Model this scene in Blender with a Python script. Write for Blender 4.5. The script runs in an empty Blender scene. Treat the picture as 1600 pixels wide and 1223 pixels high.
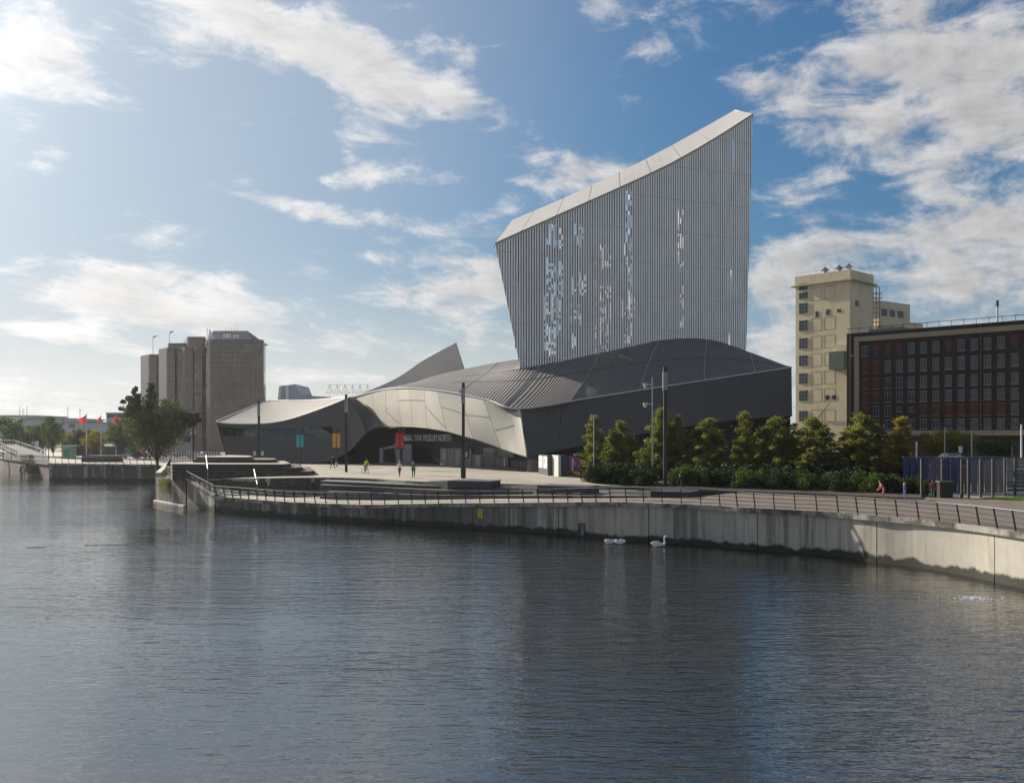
import bpy, bmesh, math, random
import numpy as np
from mathutils import Vector, Matrix, noise
from mathutils.geometry import tessellate_polygon
random.seed(7); rng = np.random.default_rng(11)
SC = bpy.context.scene
COL = SC.collection
R = math.radians
# ------------------------------------------------------------------ camera, sky, sun, exposure
F, CX, HY, CZ = 1450.0, 800.0, 680.0, 8.0      # focal length in photo pixels, centre, horizon row, eye height above the water
cam_d = bpy.data.cameras.new('camera'); cam = bpy.data.objects.new('camera', cam_d); COL.objects.link(cam)
cam.location = (0, 0, CZ); cam.rotation_euler = (R(90), 0, 0)
cam_d.sensor_width = 36; cam_d.sensor_fit = 'HORIZONTAL'; cam_d.lens = 36*F/1600
cam_d.shift_y = (HY-611.5)/1600; cam_d.clip_start = .5; cam_d.clip_end = 12000
SC.camera = cam
SUN_AZ, SUN_EL = 47.0, 25.0                     # degrees left of the view axis, elevation
sdir = Vector((-math.sin(R(SUN_AZ))*math.cos(R(SUN_EL)), math.cos(R(SUN_AZ))*math.cos(R(SUN_EL)), math.sin(R(SUN_EL))))
W = bpy.data.worlds.new('World'); SC.world = W; W.use_nodes = True
SC.view_settings.view_transform = 'Standard'; SC.view_settings.look = 'None'
SC.view_settings.exposure = 0.80; SC.view_settings.gamma = 1.0; SC.view_settings.use_curve_mapping = False
def pix_dir(px, py):
    v = Vector(((px-CX)/F, 1.0, (HY-py)/F)); v.normalize()
    return math.atan2(v.x, v.y), math.asin(v.z)
def build_sky():
    nt = W.node_tree; N = nt.nodes; L = nt.links
    bg = N['Background']; bg.inputs[1].default_value = .06
    def math_(op, a, b=None, c=None, clamp=False):
        n = N.new('ShaderNodeMath'); n.operation = op; n.use_clamp = clamp
        for i, v in enumerate((a, b, c)):
            if v is None: continue
            if isinstance(v, (int, float)): n.inputs[i].default_value = v
            else: L.new(v, n.inputs[i])
        return n.outputs[0]
    def vmath(op, a, b=None):
        n = N.new('ShaderNodeVectorMath'); n.operation = op
        for i, v in enumerate((a, b)):
            if v is None: continue
            if isinstance(v, (tuple, list)): n.inputs[i].default_value = v
            else: L.new(v, n.inputs[i])
        return n.outputs['Value'] if op == 'DOT_PRODUCT' else n.outputs[0]
    def comb(x, y, z):
        n = N.new('ShaderNodeCombineXYZ')
        for i, v in enumerate((x, y, z)):
            if isinstance(v, (int, float)): n.inputs[i].default_value = v
            else: L.new(v, n.inputs[i])
        return n.outputs[0]
    def ramp(v, a, b, lo=0., hi=1.):
        n = N.new('ShaderNodeMapRange'); n.interpolation_type = 'SMOOTHSTEP'
        L.new(v, n.inputs[0])
        for i, q in enumerate((a, b, lo, hi)): n.inputs[i+1].default_value = q
        return n.outputs[0]
    def mix(f, a, b):
        n = N.new('ShaderNodeMix'); n.data_type = 'RGBA'
        if isinstance(f, (int, float)): n.inputs[0].default_value = f
        else: L.new(f, n.inputs[0])
        for i, v in ((6, a), (7, b)):
            if isinstance(v, tuple): n.inputs[i].default_value = v
            else: L.new(v, n.inputs[i])
        return n.outputs[2]
    sky = N.new('ShaderNodeTexSky'); sky.sky_type = 'NISHITA'; sky.sun_disc = False
    sky.sun_elevation = R(SUN_EL); sky.sun_rotation = R(-SUN_AZ)
    sky.air_density = 1.15; sky.dust_density = 1.6; sky.ozone_density = 2.2; sky.altitude = 0
    tc = N.new('ShaderNodeTexCoord'); D = tc.outputs['Generated']
    sp = N.new('ShaderNodeSeparateXYZ'); L.new(D, sp.inputs[0])
    x, y, z = sp.outputs
    az = math_('ARCTAN2', x, y); el = math_('ARCSINE', z)
    P = comb(az, el, 0.0)
    # big cloud masses: (px, py, half width px, half height px, tilt deg, weight)
    blobs = [(45,110,130,66,-8,.58),(400,40,300,46,14,.66),(560,95,150,50,22,.50),(280,92,60,26,5,.28),(570,200,62,42,-8,.42),
             (565,280,75,20,-6,.34),(695,280,40,18,0,.26),(460,322,100,17,12,.46),(670,350,120,16,6,.44),(885,278,95,26,-6,.50),
             (120,455,150,46,6,.52),(330,430,110,24,-3,.38),(245,425,40,18,0,.26),(270,370,75,18,-6,.22),(330,490,150,34,6,.44),(60,512,80,14,3,.44),
             (700,470,200,46,6,.50),(730,410,80,16,2,.34),(580,400,50,10,0,.34),(620,545,260,24,2,.42),(230,548,90,10,2,.40),(170,597,60,8,2,.36),
             (620,590,300,14,0,.30),(80,610,220,16,0,.34),(100,655,300,28,0,.34),
             (1440,110,220,140,6,.48),(1290,250,120,50,20,.10),(1540,200,170,190,-10,.38),(1120,20,120,40,6,.34),(1400,370,200,26,-6,.50),(1180,145,80,26,12,.24),(1010,75,50,16,10,.26),
             (930,12,45,18,0,.32),(735,80,45,14,14,.26),(1210,460,70,70,0,.42),(1240,600,110,90,0,.30),(180,470,90,30,4,.30),(760,450,90,24,0,.30),(1450,450,260,70,0,.40),(1590,430,160,60,0,.30),(1190,270,70,26,10,.12)]
    acc = None
    for (px, py, hw, hh, tilt, wt) in blobs:
        a0, e0 = pix_dir(px, py); sa = hw/F*math.cos(a0)**2; se = hh/F*math.cos(a0)
        c, s = math.cos(R(tilt)), math.sin(R(tilt))
        d = vmath('SUBTRACT', P, (a0, e0, 0))
        q1 = vmath('DOT_PRODUCT', d, (c/sa, -s/sa, 0)); q2 = vmath('DOT_PRODUCT', d, (s/se, c/se, 0))
        r2 = math_('ADD', math_('MULTIPLY', q1, q1), math_('MULTIPLY', q2, q2))
        g = math_('EXPONENT', math_('MULTIPLY', r2, -.85)); wt *= 1.06
        acc = math_('MULTIPLY', g, wt) if acc is None else math_('MULTIPLY_ADD', g, wt, acc)
    acc = math_('MINIMUM', acc, .95)
    # outside the photographed sector the same broken cloud goes on
    front = ramp(y, .35, .72); lowup = ramp(z, .62, .45)
    inside = math_('MULTIPLY', front, lowup)
    base = math_('MULTIPLY', math_('SUBTRACT', 1.0, inside), .36)
    acc = math_('ADD', math_('MULTIPLY', acc, inside), base)
    def fbm(vec, scale, detail, rough, dist=0.):
        n = N.new('ShaderNodeTexNoise'); n.noise_dimensions = '3D'; n.normalize = True
        L.new(vec, n.inputs['Vector']); n.inputs['Scale'].default_value = scale
        n.inputs['Detail'].default_value = detail; n.inputs['Roughness'].default_value = rough
        n.inputs['Distortion'].default_value = dist
        return n.outputs['Fac']
    den = math_('ADD', math_('MAXIMUM', z, 0.0), .16)
    plane = comb(math_('DIVIDE', x, den), math_('DIVIDE', y, den), 0.0)
    rot = N.new('ShaderNodeVectorRotate'); rot.rotation_type = 'Z_AXIS'; rot.inputs['Angle'].default_value = R(28); L.new(plane, rot.inputs[0])
    def density(shift):
        p = vmath('ADD', vmath('MULTIPLY', P, (11.5, 27.0, 1)), (shift[0]*11.5, shift[1]*27.0, 3.1))
        n1 = fbm(p, 1.0, 10.0, .62, .45)
        n2 = fbm(vmath('ADD', vmath('MULTIPLY', rot.outputs[0], (4.6, 1.7, 1)), (shift[0]*5, shift[1]*5, 0)), 1.0, 9.0, .66, .25)
        n = math_('ADD', math_('MULTIPLY', n1, .62), math_('MULTIPLY', n2, .38))
        return math_('MULTIPLY_ADD', math_('SUBTRACT', n, .5), 3.3, acc)
    d0 = density((0, 0)); d1 = density((-.016, .012))
    mask = ramp(d0, .16, .78)
    thick = ramp(d0, .40, 1.1)
    relief = math_('MULTIPLY', math_('SUBTRACT', d0, d1), 1.1)
    relief = math_('ADD', relief, .5, clamp=True)
    # towards the sun the thin air glows, away from it the cloud greys
    sd = vmath('DOT_PRODUCT', D, tuple(sdir))
    tow = ramp(sd, .55, 1.0)
    sdp = math_('MAXIMUM', sd, 0.0)
    glow = math_('ADD', math_('MULTIPLY', math_('POWER', sdp, 9.0), 1.2), math_('MULTIPLY', math_('POWER', sdp, 48.0), 16.0))
    lum = math_('MULTIPLY_ADD', relief, 2.9, math_('MULTIPLY_ADD', thick, -1.1, math_('MULTIPLY_ADD', tow, 2.6, 4.5)))
    lum = math_('ADD', math_('MULTIPLY', lum, CLOUD), math_('MULTIPLY', glow, .8))
    ccol = vmath('MULTIPLY', comb(lum, lum, lum), (1.0, .985, .975))
    hazef = ramp(el, .20, 0.0, 0., .72)
    hz = mix(ramp(sd, .35, .95), (5.6, 6.1, 6.6, 1), (8.6, 8.0, 6.6, 1))
    sk_ = vmath('MULTIPLY', sky.outputs[0], SKYMUL)
    sk_ = vmath('DIVIDE', sk_, vmath('ADD', vmath('MULTIPLY', sk_, (.07, .07, .07)), (1, 1, 1)))   # soft shoulder on the glow round the sun
    base_sky = mix(hazef, sk_, hz)
    veil = math_('MULTIPLY', ramp(sd, .58, .95), .62)
    base_sky = mix(veil, base_sky, (4.5, 4.9, 5.7, 1))
    base_sky = vmath('ADD', base_sky, vmath('MULTIPLY', comb(glow, glow, glow), (1.0, .97, .93)))
    out = mix(math_('MULTIPLY', mask, .93), base_sky, ccol)
    L.new(out, bg.inputs[0])
CLOUD = 1.0
HAZE = .00010
SKYMUL = (.32, .68, 1.10)
build_sky()
sun_d = bpy.data.lights.new('sun', 'SUN'); sun_d.energy = 5.0; sun_d.angle = R(.6); sun_d.color = (1, .90, .76)
sun = bpy.data.objects.new('sun', sun_d); COL.objects.link(sun); sun.rotation_euler = (-sdir).to_track_quat('-Z', 'Y').to_euler()
sun.location = (-60, 60, 80)
# ------------------------------------------------------------------ helpers
def P(px, py, Y): return Vector(((px-CX)/F*Y, Y, CZ-(py-HY)/F*Y))
def G(px, py, z):
    Y = (CZ-z)*F/(py-HY); return P(px, py, Y)
MATS = {}
def mat(name, col, rough=.7, metal=0., var=.15, scale=2., bump=0., bscale=20., stretch=(1,1,1), spec=.5, fn=None, streak=None, coord='Object'):
    if name in MATS: return MATS[name]
    m = bpy.data.materials.new(name); m.use_nodes = True; nt = m.node_tree; N = nt.nodes; L = nt.links
    b = N['Principled BSDF']; b.inputs['Roughness'].default_value = rough; b.inputs['Metallic'].default_value = metal
    b.inputs['Specular IOR Level'].default_value = spec
    tc = N.new('ShaderNodeTexCoord'); mp = N.new('ShaderNodeMapping'); mp.inputs['Scale'].default_value = stretch
    L.new(tc.outputs[coord], mp.inputs[0])
    src = None
    n = N.new('ShaderNodeTexNoise'); n.inputs['Scale'].default_value = scale; n.inputs['Detail'].default_value = 6; L.new(mp.outputs[0], n.inputs['Vector'])
    n.inputs['Roughness'].default_value = .65
    mx = N.new('ShaderNodeMix'); mx.data_type = 'RGBA'
    mx.inputs[6].default_value = tuple(c*(1-var) for c in col)+(1,); mx.inputs[7].default_value = tuple(min(1, c*(1+var)) for c in col)+(1,)
    mr = N.new('ShaderNodeMapRange'); mr.inputs[1].default_value = .3; mr.inputs[2].default_value = .7; L.new(n.outputs[0], mr.inputs[0]); L.new(mr.outputs[0], mx.inputs[0])
    src = mx.outputs[2]
    if fn: src = fn(N, L, tc, src, b) or src
    L.new(src, b.inputs['Base Color'])
    if bump:
        n2 = N.new('ShaderNodeTexNoise'); n2.inputs['Scale'].default_value = bscale; n2.inputs['Detail'].default_value = 5; L.new(tc.outputs[coord], n2.inputs['Vector'])
        bp = N.new('ShaderNodeBump'); bp.inputs['Strength'].default_value = bump; bp.inputs['Distance'].default_value = .05
        L.new(n2.outputs[0], bp.inputs['Height']); L.new(bp.outputs[0], b.inputs['Normal'])
    MATS[name] = m; return m
def mixc(N, L, fac, a, b):
    n = N.new('ShaderNodeMix'); n.data_type = 'RGBA'
    if isinstance(fac, (int, float)): n.inputs[0].default_value = fac
    else: L.new(fac, n.inputs[0])
    for i, v in ((6, a), (7, b)):
        if isinstance(v, tuple): n.inputs[i].default_value = v if len(v) == 4 else v+(1,)
        else: L.new(v, n.inputs[i])
    return n.outputs[2]
def rampn(N, L, v, a, b, lo=0., hi=1.):
    n = N.new('ShaderNodeMapRange'); n.interpolation_type = 'SMOOTHSTEP'; L.new(v, n.inputs[0])
    for i, q in enumerate((a, b, lo, hi)): n.inputs[i+1].default_value = q
    return n.outputs[0]
def mth(N, L, op, a, b=None):
    n = N.new('ShaderNodeMath'); n.operation = op
    for i, v in enumerate((a, b)):
        if v is None: continue
        if isinstance(v, (int, float)): n.inputs[i].default_value = v
        else: L.new(v, n.inputs[i])
    return n.outputs[0]
def noisen(N, L, tc, stretch, scale=1., detail=5, rough=.6, coord='Object'):
    mp = N.new('ShaderNodeMapping'); mp.inputs['Scale'].default_value = stretch; L.new(tc.outputs[coord], mp.inputs[0])
    n = N.new('ShaderNodeTexNoise'); n.inputs['Scale'].default_value = scale; n.inputs['Detail'].default_value = detail
    n.inputs['Roughness'].default_value = rough; L.new(mp.outputs[0], n.inputs['Vector']); return n.outputs[0]
class MB:
    def __init__(s): s.v = []; s.f = []; s.uv = None
    def add(s, vs, fs):
        o = len(s.v); s.v += [tuple(v) for v in vs]; s.f += [tuple(i+o for i in f) for f in fs]; return s
    def box(s, x0, x1, y0, y1, z0, z1):
        return s.add([(x0,y0,z0),(x1,y0,z0),(x1,y1,z0),(x0,y1,z0),(x0,y0,z1),(x1,y0,z1),(x1,y1,z1),(x0,y1,z1)],
                     [(0,3,2,1),(4,5,6,7),(0,1,5,4),(1,2,6,5),(2,3,7,6),(3,0,4,7)])
    def obox(s, o, ax, ay, az):   # corner o and three edge vectors
        o, ax, ay, az = map(Vector, (o, ax, ay, az))
        vs = [o, o+ax, o+ax+ay, o+ay]; vs += [v+az for v in vs]
        return s.add(vs, [(0,3,2,1),(4,5,6,7),(0,1,5,4),(1,2,6,5),(2,3,7,6),(3,0,4,7)])
    def prism(s, poly, z0, z1):
        n = len(poly); z0f = (lambda i: z0[i]) if isinstance(z0, (list, tuple)) else (lambda i: z0); z1f = (lambda i: z1[i]) if isinstance(z1, (list, tuple)) else (lambda i: z1)
        vs = [(p[0], p[1], z0f(i)) for i, p in enumerate(poly)]+[(p[0], p[1], z1f(i)) for i, p in enumerate(poly)]
        tr = tessellate_polygon([[Vector((p[0], p[1], 0)) for p in poly]])
        return s.add(vs, [tuple(t) for t in tr]+[tuple(i+n for i in t) for t in tr]+[(i, (i+1) % n, n+(i+1) % n, n+i) for i in range(n)])
    def tube(s, a, b, r0, r1=None, n=8, cap=True):
        a, b = Vector(a), Vector(b); r1 = r0 if r1 is None else r1
        d = (b-a).normalized(); u = d.orthogonal().normalized(); w = d.cross(u)
        vs = []
        for p, r in ((a, r0), (b, r1)):
            for i in range(n):
                t = 2*math.pi*i/n; vs.append(p+u*(r*math.cos(t))+w*(r*math.sin(t)))
        fs = [(i, (i+1) % n, n+(i+1) % n, n+i) for i in range(n)]
        if cap: fs += [tuple(range(n-1, -1, -1)), tuple(range(n, 2*n))]
        return s.add(vs, fs)
    def path(s, pts, r, n=6):
        for a, b in zip(pts[:-1], pts[1:]): s.tube(a, b, r, r, n, False)
        return s
    def sweep(s, pts, w, h):        # flat bar along pts, width w (horizontal) height h
        pts = [Vector(p) for p in pts]; vs = []; k = len(pts)
        for i, p in enumerate(pts):
            t = (pts[min(i+1, k-1)]-pts[max(i-1, 0)]); t.z = 0; t.normalize(); sd = Vector((-t.y, t.x, 0))*w/2
            vs += [p-sd, p+sd, p+sd+Vector((0,0,h)), p-sd+Vector((0,0,h))]
        fs = [(0,3,2,1), (4*k-4, 4*k-3, 4*k-2, 4*k-1)]
        for i in range(k-1):
            for j in range(4): fs.append((4*i+j, 4*i+(j+1) % 4, 4*i+4+(j+1) % 4, 4*i+4+j))
        return s.add(vs, fs)
    def build(s, name, m, parent=None, smooth=False, local=False):
        off = Vector((0,0,0))
        if parent is not None and not local:
            q = parent
            while q is not None: off += q.location; q = q.parent
        v = [(a[0]-off.x, a[1]-off.y, a[2]-off.z) for a in s.v]
        me = bpy.data.meshes.new(name); me.from_pydata(v, [], s.f)
        if s.uv:
            l = me.uv_layers.new(name='UVMap'); vi = np.empty(len(me.loops), dtype=np.int32); me.loops.foreach_get('vertex_index', vi)
            l.data.foreach_set('uv', np.array(s.uv, dtype=np.float32)[vi].ravel())
        bm = bmesh.new(); bm.from_mesh(me); bmesh.ops.recalc_face_normals(bm, faces=bm.faces); bm.to_mesh(me); bm.free()
        if smooth:
            me.polygons.foreach_set('use_smooth', [True]*len(me.polygons)); me.set_sharp_from_angle(angle=R(38))
        for mm in (m if isinstance(m, (list, tuple)) else [m]): me.materials.append(mm)
        o = bpy.data.objects.new(name, me); COL.objects.link(o)
        if parent is not None: o.parent = parent
        return o
def tag(o, label=None, cat=None, group=None, kind=None):
    if label: o['label'] = label
    if cat: o['category'] = cat
    if group: o['group'] = group
    if kind: o['kind'] = kind
    return o
def thing(name, loc, label, cat, group=None, rz=0.):
    o = bpy.data.objects.new(name, None); COL.objects.link(o); o.location = loc; o.rotation_euler = (0, 0, rz)
    o.empty_display_size = .3
    return tag(o, label, cat, group)
def dup(root, loc, rz=None, label=None, scale=None):
    r = root.copy(); COL.objects.link(r); r.location = loc
    if rz is not None: r.rotation_euler = (0, 0, rz)
    if label: r['label'] = label
    if scale: r.scale = scale if not isinstance(scale, (int, float)) else (scale,)*3
    for ch in [c for c in bpy.data.objects if c.parent == root]:
        c = ch.copy(); COL.objects.link(c); c.parent = r
        for g in [q for q in bpy.data.objects if q.parent == ch]:
            d = g.copy(); COL.objects.link(d); d.parent = c
    return r
def cat_rom(pts, n):
    pts = [Vector(p) for p in pts]; out = []
    for i in range(len(pts)-1):
        p0 = pts[max(i-1, 0)]; p1 = pts[i]; p2 = pts[i+1]; p3 = pts[min(i+2, len(pts)-1)]
        for k in range(n):
            t = k/n
            out.append(.5*((2*p1)+(p2-p0)*t+(2*p0-5*p1+4*p2-p3)*t*t+(3*p1-p0-3*p2+p3)*t**3))
    out.append(pts[-1]); return out
def resample(pts, step):
    pts = [Vector(p) for p in pts]; d = [0]
    for a, b in zip(pts[:-1], pts[1:]): d.append(d[-1]+(b-a).length)
    n = max(1, round(d[-1]/step)); out = []; j = 0
    for i in range(n+1):
        s = d[-1]*i/n
        while j < len(d)-2 and d[j+1] < s: j += 1
        t = (s-d[j])/max(1e-9, d[j+1]-d[j]); out.append(pts[j].lerp(pts[j+1], t))
    return out
def patch_grid(rows, nu=6, nv=6, curved=True):
    """rows: list of lists of points (same count). Returns a fine grid through them."""
    rows = [[Vector(p) for p in r] for r in rows]
    if curved:
        fine = [cat_rom(r, nu) for r in rows]; cols = [cat_rom([r[j] for r in fine], nv) for j in range(len(fine[0]))]
        return [[cols[j][i] for j in range(len(cols))] for i in range(len(cols[0]))]
    out = []
    def lerp_row(r):
        o = []
        for a, b in zip(r[:-1], r[1:]): o += [a.lerp(b, k/nu) for k in range(nu)]
        return o+[r[-1]]
    fine = [lerp_row(r) for r in rows]
    for a, b in zip(fine[:-1], fine[1:]):
        for k in range(nv): out.append([p.lerp(q, k/nv) for p, q in zip(a, b)])
    return out+[fine[-1]]
def shell(g, thick, mb=None, away=Vector((0, 1, 0))):
    """closed slab from a grid, thickened along the normal that points 'away'."""
    mb = mb or MB(); nr, nc = len(g), len(g[0]); uv = []
    def nrm(i, j):
        a = g[min(i+1, nr-1)][j]-g[max(i-1, 0)][j]; b = g[i][min(j+1, nc-1)]-g[i][max(j-1, 0)]
        n = a.cross(b)
        if n.length < 1e-9: n = Vector((0, 1, 0))
        n.normalize(); return n if n.dot(away) > 0 else -n
    top = [p for r in g for p in r]; bot = [g[i][j]+nrm(i, j)*thick for i in range(nr) for j in range(nc)]
    for i in range(nr):
        for j in range(nc):
            u = sum((g[0][k+1]-g[0][k]).length for k in range(j)); v = sum((g[k+1][j]-g[k][j]).length for k in range(i)); uv.append((u, v))
    N = nr*nc; fs = []
    for i in range(nr-1):
        for j in range(nc-1):
            a = i*nc+j; fs.append((a, a+1, a+nc+1, a+nc)); fs.append((N+a, N+a+nc, N+a+nc+1, N+a+1))
    for j in range(nc-1):
        a = j; fs.append((a, N+a, N+a+1, a+1)); a = (nr-1)*nc+j; fs.append((a, a+1, N+a+1, N+a))
    for i in range(nr-1):
        a = i*nc; fs.append((a, a+nc, N+a+nc, N+a)); a = i*nc+nc-1; fs.append((a, N+a, N+a+nc, a+nc))
    mb.add(top+bot, fs); mb.uv = (mb.uv or [])+uv+uv; return mb
def stripes(period, depth, dark=0., uvaxis='X', width=.5):
    """fine standing ribs along one UV axis: bump plus a little tone"""
    def fn(N, L, tc, src, b):
        w = N.new('ShaderNodeTexWave'); w.wave_type = 'BANDS'; w.bands_direction = uvaxis; w.wave_profile = 'SIN'
        w.inputs['Scale'].default_value = math.pi/(10*period); w.inputs['Distortion'].default_value = 0
        L.new(tc.outputs['UV'], w.inputs['Vector'])
        bp = N.new('ShaderNodeBump'); bp.inputs['Strength'].default_value = 1; bp.inputs['Distance'].default_value = depth
        L.new(w.outputs['Fac'], bp.inputs['Height']); L.new(bp.outputs[0], b.inputs['Normal'])
        if dark:
            mr = rampn(N, L, w.outputs['Fac'], 0, .5, 1-dark, 1.)
            c = N.new('ShaderNodeVectorMath'); c.operation = 'SCALE'; L.new(src, c.inputs[0]); L.new(mr, c.inputs['Scale']); return c.outputs[0]
    return fn
# ------------------------------------------------------------------ materials of the setting
def water_fn(N, L, tc, src, b):
    geo = N.new('ShaderNodeNewGeometry')
    hs = None
    for (sx, sy, ang, sc, amp, det) in ((.30, 1.20, 2, 1.0, .28, 2), (.80, 2.7, -3, 1.0, -.17, 3), (1.9, 4.6, 3, 1.0, .060, 3), (4.0, 10.0, 5, 1.0, .012, 2), (.05, .20, 8, 1.0, .30, 2)):
        mp = N.new('ShaderNodeMapping'); mp.inputs['Scale'].default_value = (sx, sy, 1); mp.inputs['Rotation'].default_value = (0, 0, R(ang))
        L.new(geo.outputs['Position'], mp.inputs[0])
        n = N.new('ShaderNodeTexNoise'); n.inputs['Scale'].default_value = sc; n.inputs['Detail'].default_value = det; n.inputs['Roughness'].default_value = .5
        n.inputs['Distortion'].default_value = .3
        L.new(mp.outputs[0], n.inputs['Vector'])
        o_ = n.outputs[0]
        if amp < 0: o_ = mth(N, L, 'ABSOLUTE', mth(N, L, 'SUBTRACT', o_, .5)); amp = amp*2.2
        h = mth(N, L, 'MULTIPLY', o_, amp); hs = h if hs is None else mth(N, L, 'ADD', hs, h)
    # calmer lee near the quay on the right, gustier on the open left
    g = noisen(N, L, tc, (.018, .03, 1), 1., 2)
    gu = rampn(N, L, g, .38, .62, .45, 1.3)
    hs = mth(N, L, 'MULTIPLY', hs, gu)
    bp = N.new('ShaderNodeBump'); bp.inputs['Strength'].default_value = 1; bp.inputs['Distance'].default_value = WAVE
    L.new(hs, bp.inputs['Height']); L.new(bp.outputs[0], b.inputs['Normal'])
WAVE = .19
M_water = mat('water', (.008, .010, .009), .012, fn=water_fn, spec=.5); MATS['water'].node_tree.nodes['Principled BSDF'].inputs['IOR'].default_value = 2.8
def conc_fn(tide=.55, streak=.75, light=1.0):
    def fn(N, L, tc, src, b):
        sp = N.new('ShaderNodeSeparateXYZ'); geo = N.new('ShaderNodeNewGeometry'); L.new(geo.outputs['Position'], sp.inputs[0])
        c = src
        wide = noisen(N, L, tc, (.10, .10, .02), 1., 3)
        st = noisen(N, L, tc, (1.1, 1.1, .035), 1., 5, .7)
        amt = mth(N, L, 'MULTIPLY', rampn(N, L, wide, .36, .62, .25, 1), rampn(N, L, sp.outputs[0], 25.5, 18, .04, 1))  # real streaks whose strength also paints the light: heavier in shade, thin where sunlit
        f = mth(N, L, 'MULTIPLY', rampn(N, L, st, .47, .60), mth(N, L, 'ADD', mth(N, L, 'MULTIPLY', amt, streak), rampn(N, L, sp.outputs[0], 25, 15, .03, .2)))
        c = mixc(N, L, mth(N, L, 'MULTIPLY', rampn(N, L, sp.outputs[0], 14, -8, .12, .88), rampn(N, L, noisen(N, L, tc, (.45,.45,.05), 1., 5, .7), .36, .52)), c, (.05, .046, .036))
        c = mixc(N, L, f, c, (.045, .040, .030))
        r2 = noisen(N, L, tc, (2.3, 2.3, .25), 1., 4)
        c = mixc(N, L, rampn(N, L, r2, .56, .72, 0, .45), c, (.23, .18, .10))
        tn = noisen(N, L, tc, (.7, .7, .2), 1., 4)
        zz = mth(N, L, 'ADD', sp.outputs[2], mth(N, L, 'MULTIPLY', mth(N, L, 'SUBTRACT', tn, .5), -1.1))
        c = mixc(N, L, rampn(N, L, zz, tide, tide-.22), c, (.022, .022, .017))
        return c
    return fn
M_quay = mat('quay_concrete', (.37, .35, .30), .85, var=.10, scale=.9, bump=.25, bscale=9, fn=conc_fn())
M_coping = mat('coping_concrete', (.26, .25, .22), .9, var=.3, scale=2.2, bump=.5, bscale=12, fn=lambda N, L, tc, s, b: mixc(N, L, rampn(N, L, noisen(N, L, tc, (.5, .5, .5), 1., 6, .75), .44, .60, 0, .9), s, (.045, .042, .032)))
M_stone = mat('rough_stone', (.065, .058, .048), .95, var=.45, scale=1.8, bump=1., bscale=3.5, fn=lambda N, L, tc, s, b: mixc(N, L, rampn(N, L, noisen(N, L, tc, (.6, .6, 2.5), 1., 6), .5, .62, 0, .7), s, (.03, .03, .024)))
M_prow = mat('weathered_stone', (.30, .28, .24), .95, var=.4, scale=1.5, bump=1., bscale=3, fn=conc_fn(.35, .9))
def paving_fn(N, L, tc, src, b):
    br = N.new('ShaderNodeTexBrick'); br.inputs['Scale'].default_value = 1.0; br.inputs['Mortar Size'].default_value = .012; br.inputs['Brick Width'].default_value = .9
    br.inputs['Row Height'].default_value = .6; br.inputs['Color1'].default_value = (1, 1, 1, 1); br.inputs['Color2'].default_value = (.86, .86, .86, 1); br.inputs['Mortar'].default_value = (.45, .45, .45, 1)
    L.new(tc.outputs['Object'], br.inputs['Vector'])
    m = N.new('ShaderNodeMix'); m.data_type = 'RGBA'; m.blend_type = 'MULTIPLY'; m.inputs[0].default_value = .8; L.new(src, m.inputs[6]); L.new(br.outputs[0], m.inputs[7])
    return mixc(N, L, rampn(N, L, noisen(N, L, tc, (.12, .35, 1), 1., 5), .52, .66, 0, .45), m.outputs[2], (.16, .145, .12))
M_pave = mat('plaza_paving', (.33, .30, .245), .8, var=.12, scale=.25, fn=paving_fn)
def deck_fn(N, L, tc, src, b):
    c = paving_fn(N, L, tc, src, b); sp = N.new('ShaderNodeSeparateXYZ'); L.new(tc.outputs['Object'], sp.inputs[0])
    return mixc(N, L, rampn(N, L, sp.outputs[0], 2, 12), c, mixc(N, L, rampn(N, L, noisen(N, L, tc, (.6,.6,1), 1., 6), .35, .65), (.11,.088,.07), (.15,.12,.095)))
M_deck = mat('promenade_paving', (.34, .31, .25), .85, var=.16, scale=.3, fn=deck_fn)
M_land = mat('earth_ground', (.12, .115, .10), .95, var=.3, scale=.05)
M_grass = mat('lawn_grass', (.09, .14, .025), .9, var=.35, scale=1.5, bump=.6, bscale=30)
M_dark = mat('dark_painted_metal', (.025, .027, .03), .45, .3, var=.2)
M_rail = mat('railing_steel', (.055, .06, .068), .5, .6, var=.25)
M_galv = mat('galvanised_steel', (.35, .36, .37), .4, .8, var=.15)
# ------------------------------------------------------------------ water, ground, plaza, promenade
mb = MB(); mb.add([(-3000,-400,0),(3000,-400,0),(3000,9000,0),(-3000,9000,0)], [(0,1,2,3)])
tag(mb.build('water', M_water), kind='structure')
COPE = [G(*p) for p in ((335,776,1.5),(395,781,1.47),(450,785,1.45),(560,789,1.6),(640,788,1.85),(700,787.3,2.05),(800,786.3,2.35),(880,785.6,2.6),(975,785.5,2.9),(1100,790,2.9),
        (1180,795,2.9),(1290,800.5,2.9),(1363,806.5,2.9),(1434,812.5,2.9),(1512,821,2.9),(1600,833.5,2.9))] + [Vector((28.6,41,2.9)), Vector((29.6,30,2.9)), Vector((30,10,2.9)), Vector((30,-60,2.9))]
cope = cat_rom(COPE, 10)
FRONT = [G(*p) for p in ((300,749,3.0),(345,748,3.15),(420,746.5,3.4),(517,745.5,3.5),(590,748,3.5),(660,752,3.5),(767,755,3.4),(880,757.5,3.3),(960,759,3.15),(1035,763,2.98),(1130,765,2.96),(1260,768,2.95),(1400,775,2.95),(1500,779,2.95),(1600,783,2.95),(1750,792,2.95))] + [Vector((60,50,2.95)), Vector((64,20,2.95)), Vector((64,-60,2.95))]
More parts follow.
